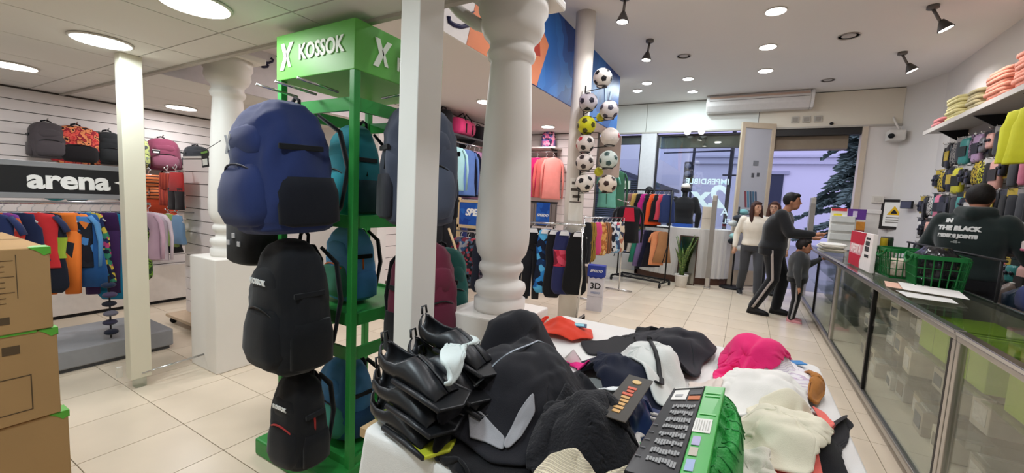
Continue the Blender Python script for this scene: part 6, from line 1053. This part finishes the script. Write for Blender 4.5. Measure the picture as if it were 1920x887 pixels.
# ================================================================ people
def limb(mb, pts, rs, n=14, flat=1.):
    P = [Vector(p) for p in pts]; Q, R_ = [], []
    for i in range(len(P)-1):
        for j in range(5): s = j/5; Q.append(P[i].lerp(P[i+1], s)); R_.append(rs[i]*(1-s)+rs[i+1]*s)
    Q.append(P[-1]); R_.append(rs[-1]); mb.tube(Q, R_, n, flat=flat); mb.sphere(P[0], rs[0]*.98, 12, 8); mb.sphere(P[-1], rs[-1]*.98, 12, 8)
    for p, r in zip(P[1:-1], rs[1:-1]): mb.sphere(p, r, 12, 8)
def hand(mb, w, d, side, s, curl=.5):
    w, d = Vector(w), Vector(d).normalized(); x = d.cross(Vector((0, 1, .2))).normalized() if abs(d.z) > .7 else d.cross(Vector((0, 0, 1))).normalized(); nrm = x.cross(d).normalized()
    limb(mb, [w, w+d*.045*s, w+d*.085*s], [.024*s, .032*s, .028*s], 10, .6)
    for k, (o, L) in enumerate(((-.027, .062), (-.009, .075), (.009, .07), (.027, .055))):
        a = w+d*.075*s+x*o*s; b = a+(d*math.cos(curl*.5)+nrm*math.sin(curl*.5))*L*.5*s; c = b+(d*math.cos(curl*1.4)+nrm*math.sin(curl*1.4))*L*.5*s; mb.tube([a, b, c], [.0095*s, .009*s, .0075*s], 8)
    a = w+d*.03*s-x*.026*s*side; b = a+(d*.75-x*.6*side+nrm*.25)*.035*s; mb.tube([a, b, b+(d*.9+nrm*.3)*.028*s], [.011*s, .0105*s, .008*s], 8)
def person(lab, loc, rz, H, J, skin, top_h, leg_h, shoe_h, hair_h, long_hair=False, sole=None, hood=False, stripe=None, topm=None, bulk=1., name='person', cat='person', cap=None, headturn=0., face=True, hscale=1.):
    t = thing(name, lab, cat, loc, rz); s = H/1.75; hs = s*hscale
    D = dict(hipL=(.095, 0, .93), hipR=(-.095, 0, .93), kneL=(.105, -.02, .5), kneR=(-.105, -.02, .5), ankL=(.105, .03, .09), ankR=(-.105, .03, .09), toeL=(.13, -.15, .035), toeR=(-.13, -.15, .035), shoL=(.185, 0, 1.42), shoR=(-.185, 0, 1.42), elbL=(.245, .03, 1.13), elbR=(-.245, .03, 1.13), wriL=(.26, -.04, .88), wriR=(-.26, -.04, .88), pel=(0, 0, .97), che=(0, .0, 1.28), nek=(0, .01, 1.48), hed=(0, -.02, 1.625), handL=None, handR=None)
    D.update(J); V = {k: (Vector(v)*s if v is not None else None) for k, v in D.items()}
    sm = mat(skin, .55, var=.06, scale=8, spec=.35); b = MB(); hc = V['hed']; Rz = Matrix.Rotation(headturn, 3, 'Z')
    b.sphere(hc+Vector((0, 0, .012*hs)), (.076*hs, .094*hs, .105*hs), 20, 14, Rz); b.sphere(hc+Rz @ Vector((0, -.03*hs, -.055*hs)), (.055*hs, .062*hs, .058*hs), 16, 10, Rz)
    b.tube([hc+Rz @ Vector((0, -.088*hs, .012*hs)), hc+Rz @ Vector((0, -.108*hs, -.022*hs)), hc+Rz @ Vector((0, -.085*hs, -.03*hs))], [.008*hs, .013*hs, .009*hs], 8)
    for q in (-1, 1): b.sphere(hc+Rz @ Vector((q*.077*hs, .005*hs, -.005*hs)), (.01*hs, .018*hs, .028*hs), 10, 8, Rz)
    limb(b, [V['nek']-Vector((0, 0, .05*hs)), V['nek'], hc+Vector((0, .015*hs, -.05*hs))], [.06*hs, .052*hs, .05*hs])
    def torso(mb, g, e=2.4):
        p, c, n_ = V['pel'], V['che'], V['nek']; L = []
        for f, rx, ry in ((-.1, .16, .115), (0., .172, .12), (.3, .15, .105), (.6, .158, .11), (.85, .178, .12), (1, .185, .118)): L.append(ring(p.lerp(c, f), (rx*s+g)*bulk, (ry*s+g)*bulk, 24, e))
        sh_ = (V['shoL']+V['shoR'])/2; ax = (V['shoL']-V['shoR']); a = math.atan2(ax.y, ax.x); R3 = Matrix.Rotation(a, 3, 'Z')
        L.append(ring(c.lerp(sh_, .6), (.186*s+g)*bulk, (.105*s+g)*bulk, 24, e, R=R3)); L.append(ring(sh_+Vector((0, 0, .01*s)), (.15*s+g)*bulk, (.075*s+g)*bulk, 24, 2.2, R=R3)); L.append(ring(n_, .06*s+g*.6, .06*s+g*.6, 24, 2)); mb.loft(L)
    torso(b, -.012)
    for q in 'LR':
        limb(b, [V['sho'+q], V['elb'+q], V['wri'+q]], [.05*s, .04*s, .026*s]); hd = V['hand'+q] or (V['wri'+q]-V['elb'+q]); hand(b, V['wri'+q], hd, 1 if q == 'L' else -1, s)
        limb(b, [V['hip'+q], V['kne'+q], V['ank'+q]], [.082*s, .056*s, .038*s])
    fuse(b, 'body', sm, t, .0085*max(.8, s), 3)
    if face:
        for q in (-1, 1): MB().sphere(hc+Rz @ Vector((q*.03*hs, -.083*hs, .018*hs)), (.012*hs, .006*hs, .006*hs), 10, 6, Rz).build('eye', mat('1e1714', .3), t, smooth=True); MB().sphere(hc+Rz @ Vector((q*.031*hs, -.086*hs, .038*hs)), (.017*hs, .005*hs, .004*hs), 10, 6, Rz).build('eyebrow', mat(hair_h, .8), t, smooth=True)
        MB().sphere(hc+Rz @ Vector((0, -.087*hs, -.058*hs)), (.022*hs, .006*hs, .006*hs), 10, 6, Rz).build('mouth', mat('9c5a50', .5), t, smooth=True)
    # hair as a shell
    h = MB(); hm = mat(hair_h, .6, var=.3, scale=40, bump=.5, bscale=120)
    h.sphere(hc+Rz @ Vector((0, .018*hs, .032*hs)), (.088*hs, .095*hs, .102*hs), 20, 14, Rz)
    h.sphere(hc+Rz @ Vector((0, -.04*hs, .085*hs)), (.066*hs, .055*hs, .035*hs), 16, 10, Rz)
    if long_hair:
        for q in (-1, 1): limb(h, [hc+Rz @ Vector((q*.07*hs, .0, .04*hs)), hc+Rz @ Vector((q*.088*hs, -.005*hs, -.1*hs)), hc+Rz @ Vector((q*.095*hs, -.04*hs, -.27*hs))], [.035*hs, .04*hs, .022*hs])
        limb(h, [hc+Rz @ Vector((0, .06*hs, 0)), hc+Rz @ Vector((0, .085*hs, -.2*hs)), hc+Rz @ Vector((0, .09*hs, -.33*hs))], [.07*hs, .07*hs, .04*hs], flat=.5)
    if cap is None: fuse(h, 'hair', hm, t, .009*max(.8, s), 2)
    else:
        MB().loft([ring(hc+Vector((0, .005, z*hs)), r_*hs, r_*1.08*hs, 24) for z, r_ in ((.03, .089), (.08, .084), (.115, .06), (.125, .03))]).build('cap', cloth(cap), t, smooth=True)
    # clothes
    g = .016; c = MB(); torso(c, g); tm = topm or cloth(top_h, sheen=.3)
    for q in 'LR': w_ = V['elb'+q].lerp(V['wri'+q], .94); limb(c, [V['sho'+q], V['elb'+q], w_], [(.064*s+.004)*bulk, .056*s*bulk, .043*s])
    if hood: limb(c, [V['nek']+Vector((-.09, .02, .02))*s, V['nek']+Vector((0, .1, .0))*s, V['nek']+Vector((.09, .02, .02))*s], [.045*s, .062*s, .045*s])
    tp_ = fuse(c, 'top', tm, t, .013*max(.8, s), 5)
    lg = MB(); lm = cloth(leg_h, sheen=.25); p = V['pel']; lg.loft([ring(p+Vector((0, 0, z*s)), (r_*s+.012)*bulk, (r2_*s+.012)*bulk, 24, 2.4) for z, r_, r2_ in ((-.12, .165, .115), (-.04, .17, .118), (.04, .16, .11))])
    for q in 'LR': limb(lg, [V['hip'+q], V['kne'+q], V['ank'+q]+Vector((0, 0, .01))], [.098*s*bulk, .078*s, .066*s])
    fuse(lg, 'trousers', lm, t, .013*max(.8, s), 5)
    for q in 'LR':
        a, k = V['ank'+q], V['toe'+q]; f = (k-a); f.z = 0; f.normalize(); sd = Vector((-f.y, f.x, 0)); R3 = Matrix((sd, f, Vector((0, 0, 1)))).transposed(); bs = Vector((a.x, a.y, k.z-.035*s)); mb = MB(); mb.loft([[bs+R3 @ p_ for p_ in ring((0, cy*s, z*s), rx*s, ry*s, 20, 2.6)] for z, cy, rx, ry in ((.018, .06, .046, .135), (.04, .06, .048, .137), (.06, .045, .045, .115), (.085, .0, .042, .066), (.11, -.01, .041, .05))]); so = mb.build('shoe', mat(shoe_h, .5), t, smooth=True)
        mb = MB(); mb.loft([[bs+R3 @ p_ for p_ in ring((0, .06*s, z*s), .05*s, .14*s, 20, 2.8)] for z in (0, .022)]); mb.build('sole', mat(sole or shoe_h, .6), so)
        if stripe:
            sx = 1 if q == 'L' else -1; n_ = 10; pts = []
            for i in range(n_+1):
                f_ = i/n_; P = V['hip'+q].lerp(V['kne'+q], f_*2) if f_ < .5 else V['kne'+q].lerp(V['ank'+q], f_*2-1); r_ = (.098*bulk*(1-f_*2)+.078*f_*2 if f_ < .5 else .078*(2-2*f_)+.066*(2*f_-1))*s; pts.append(P+Vector((sx*(r_+.002), 0, 0)))
            mb = MB(); mb.loft([[p_+Vector((-.012*sx, -.018*s, 0)), p_+Vector((.004*sx, -.016*s, 0)), p_+Vector((.004*sx, .016*s, 0)), p_+Vector((-.012*sx, .018*s, 0))] for p_ in pts]); mb.build('side_stripe', mat(stripe, .7), t, smooth=True)
    return t, V, tp_
person('woman with long brown hair in a cream sweater and grey jeans walking in', (.14, 7.98, 0), math.radians(8), 1.6, dict(kneL=(.11, -.12, .52), ankL=(.12, -.16, .1), toeL=(.14, -.35, .045), kneR=(-.1, .02, .5), ankR=(-.11, .2, .12), toeR=(-.12, .03, .035), elbR=(-.27, .03, 1.14), wriR=(-.29, -.03, .9), elbL=(.26, .05, 1.13), wriL=(.28, -.02, .88)), 'c99a80', 'eae3d4', '45474c', '2a2a2c', '3d211b', True, 'd8d4cc', headturn=.45)
_, V2, tp2 = person('person in a white top standing half hidden behind the woman', (.42, 8.45, 0), math.radians(-12), 1.62, {}, 'c79a82', 'e6e2dc', '30323a', '2a2a2c', '4a2a1e', True)
gl = MB(); hc = V2['hed']
for q in (-1, 1): gl.tube([hc+Vector((q*.03+.02*math.cos(a), -.1, .014+.016*math.sin(a))) for a in [2*PI*i/14 for i in range(14)]], .002, 5, closed=True)
gl.tube([hc+Vector((-.01, -.1, .016)), hc+Vector((.01, -.1, .016))], .002, 5); gl.build('glasses', BLACK, _)
mn, Vm, tpm = person('man in a dark sweatshirt and striped black track trousers at the counter', (.42, 6.78, 0), math.radians(82), 1.74, dict(hipL=(.1, .06, .93), hipR=(-.1, .04, .93), pel=(0, .06, .97), che=(0, .02, 1.27), nek=(0, -.05, 1.46), hed=(0, -.11, 1.6), shoL=(.185, -.02, 1.41), shoR=(-.185, -.02, 1.41), elbR=(-.24, -.14, 1.18), wriR=(-.2, -.4, 1.19), handR=(.1, -1, .05), elbL=(.25, -.1, 1.16), wriL=(.2, -.36, 1.12), handL=(-.1, -1, 0), kneR=(-.12, .0, .52), ankR=(-.13, .2, .1), toeR=(-.14, .0, .035), kneL=(.11, -.1, .52), ankL=(.12, -.05, .09), toeL=(.12, -.23, .035)), 'b98468', '1f2124', '18191d', '141416', '120f10', stripe='a9a09c', bulk=1.3)
kd, Vk, tpk = person('small child in a dark jacket and striped trousers leaning on the counter', (.66, 6.52, 0), math.radians(85), 1.12, dict(elbR=(-.26, .02, 1.1), wriR=(-.28, -.04, .78), elbL=(.24, -.16, 1.2), wriL=(.16, -.36, 1.36), handL=(0, -1, .1), hed=(0, -.05, 1.58)), 'b98468', '3a3d40', '17181b', 'd8949c', '1a1413', stripe='9a9a9c', sole='e0c8c8', bulk=1.32, hscale=1.3)
cs, Vc, tpc = person('cashier seen from behind in a dark green hoodie with white back print', (1.7, 5.02, 0), math.radians(150), 1.78, dict(elbL=(.3, -.06, 1.14), wriL=(.24, -.3, 1.2), handL=(-.2, -1, .2), elbR=(-.33, -.02, 1.14), wriR=(-.36, -.27, 1.2), handR=(-.3, -1, .2), nek=(0, -.02, 1.49), hed=(.0, -.08, 1.62)), 'a8745c', '1f2b2a', '17181b', '1a1a1c', '15110f', hood=True, bulk=1.14)
def backprint(s, size, z, m, dx=0.):   # flat print on the curved back of the hoodie
    o = text(s, size, m, cs, (0, 0, 0), (0, 0, 0), .001, bold=.004, name='back_print'); me = o.data; me.shade_smooth() if 0 else None
    import bmesh as bmm
    b_ = bmm.new(); b_.from_mesh(tpc.data); from mathutils.bvhtree import BVHTree; tree = BVHTree.FromBMesh(b_)
    for v in me.vertices:
        x_, y_, zz = v.co; hit = tree.ray_cast(Vector((-(x_+dx), .6, z+y_)), Vector((0, -1, 0))); v.co = Vector((-(x_+dx), (hit[0].y if hit[0] else .15)+.004+zz, z+y_))
    b_.free()
PW = mat('d5d8d6', .7)
backprint('IN', .042, 1.45, PW, -.13); backprint('THE BLACK', .05, 1.385, PW, -.06); backprint('RIDERS JOINTS', .037, 1.32, PW, -.06); backprint('- 81 -', .024, 1.27, mat('8a918e', .7), -.06)
ph = thing('price_gun', 'white and pink packet in the hand of the cashier', 'packet', (1.97, 4.78, 1.27), .4); MB().bb((-.08, -.02, -.03), (.08, .02, .05)).build('pack', mat('e0d4d0', .5), ph, bevel=.01); MB().bb((-.081, -.022, -.03), (.081, .022, -.005)).build('band', mat('d87a94', .5), ph, bevel=.008)
# window mannequins
SHP = pat(['2a4fa0', '3f6cc4', '1f2f6a', '7f9cd8'], 16)
person('mannequin in a black jacket and blue shorts with a white cap in the window', (-1.08, 8.78, .19), math.radians(185), 1.72, dict(elbL=(.28, .02, 1.16), elbR=(-.28, .02, 1.16)), '1b1b1d', '1a1a1d', '2f55a8', '1a1a1c', '1b1b1d', name='mannequin', cat='mannequin', cap='e6e0d8', face=False, bulk=1.08)
person('dark headed mannequin behind the black rack in the window', (-1.76, 8.72, .12), math.radians(180), 1.7, {}, '1b1b1d', '24262c', '24262c', '1a1a1c', '141416', name='mannequin', cat='mannequin', face=False)
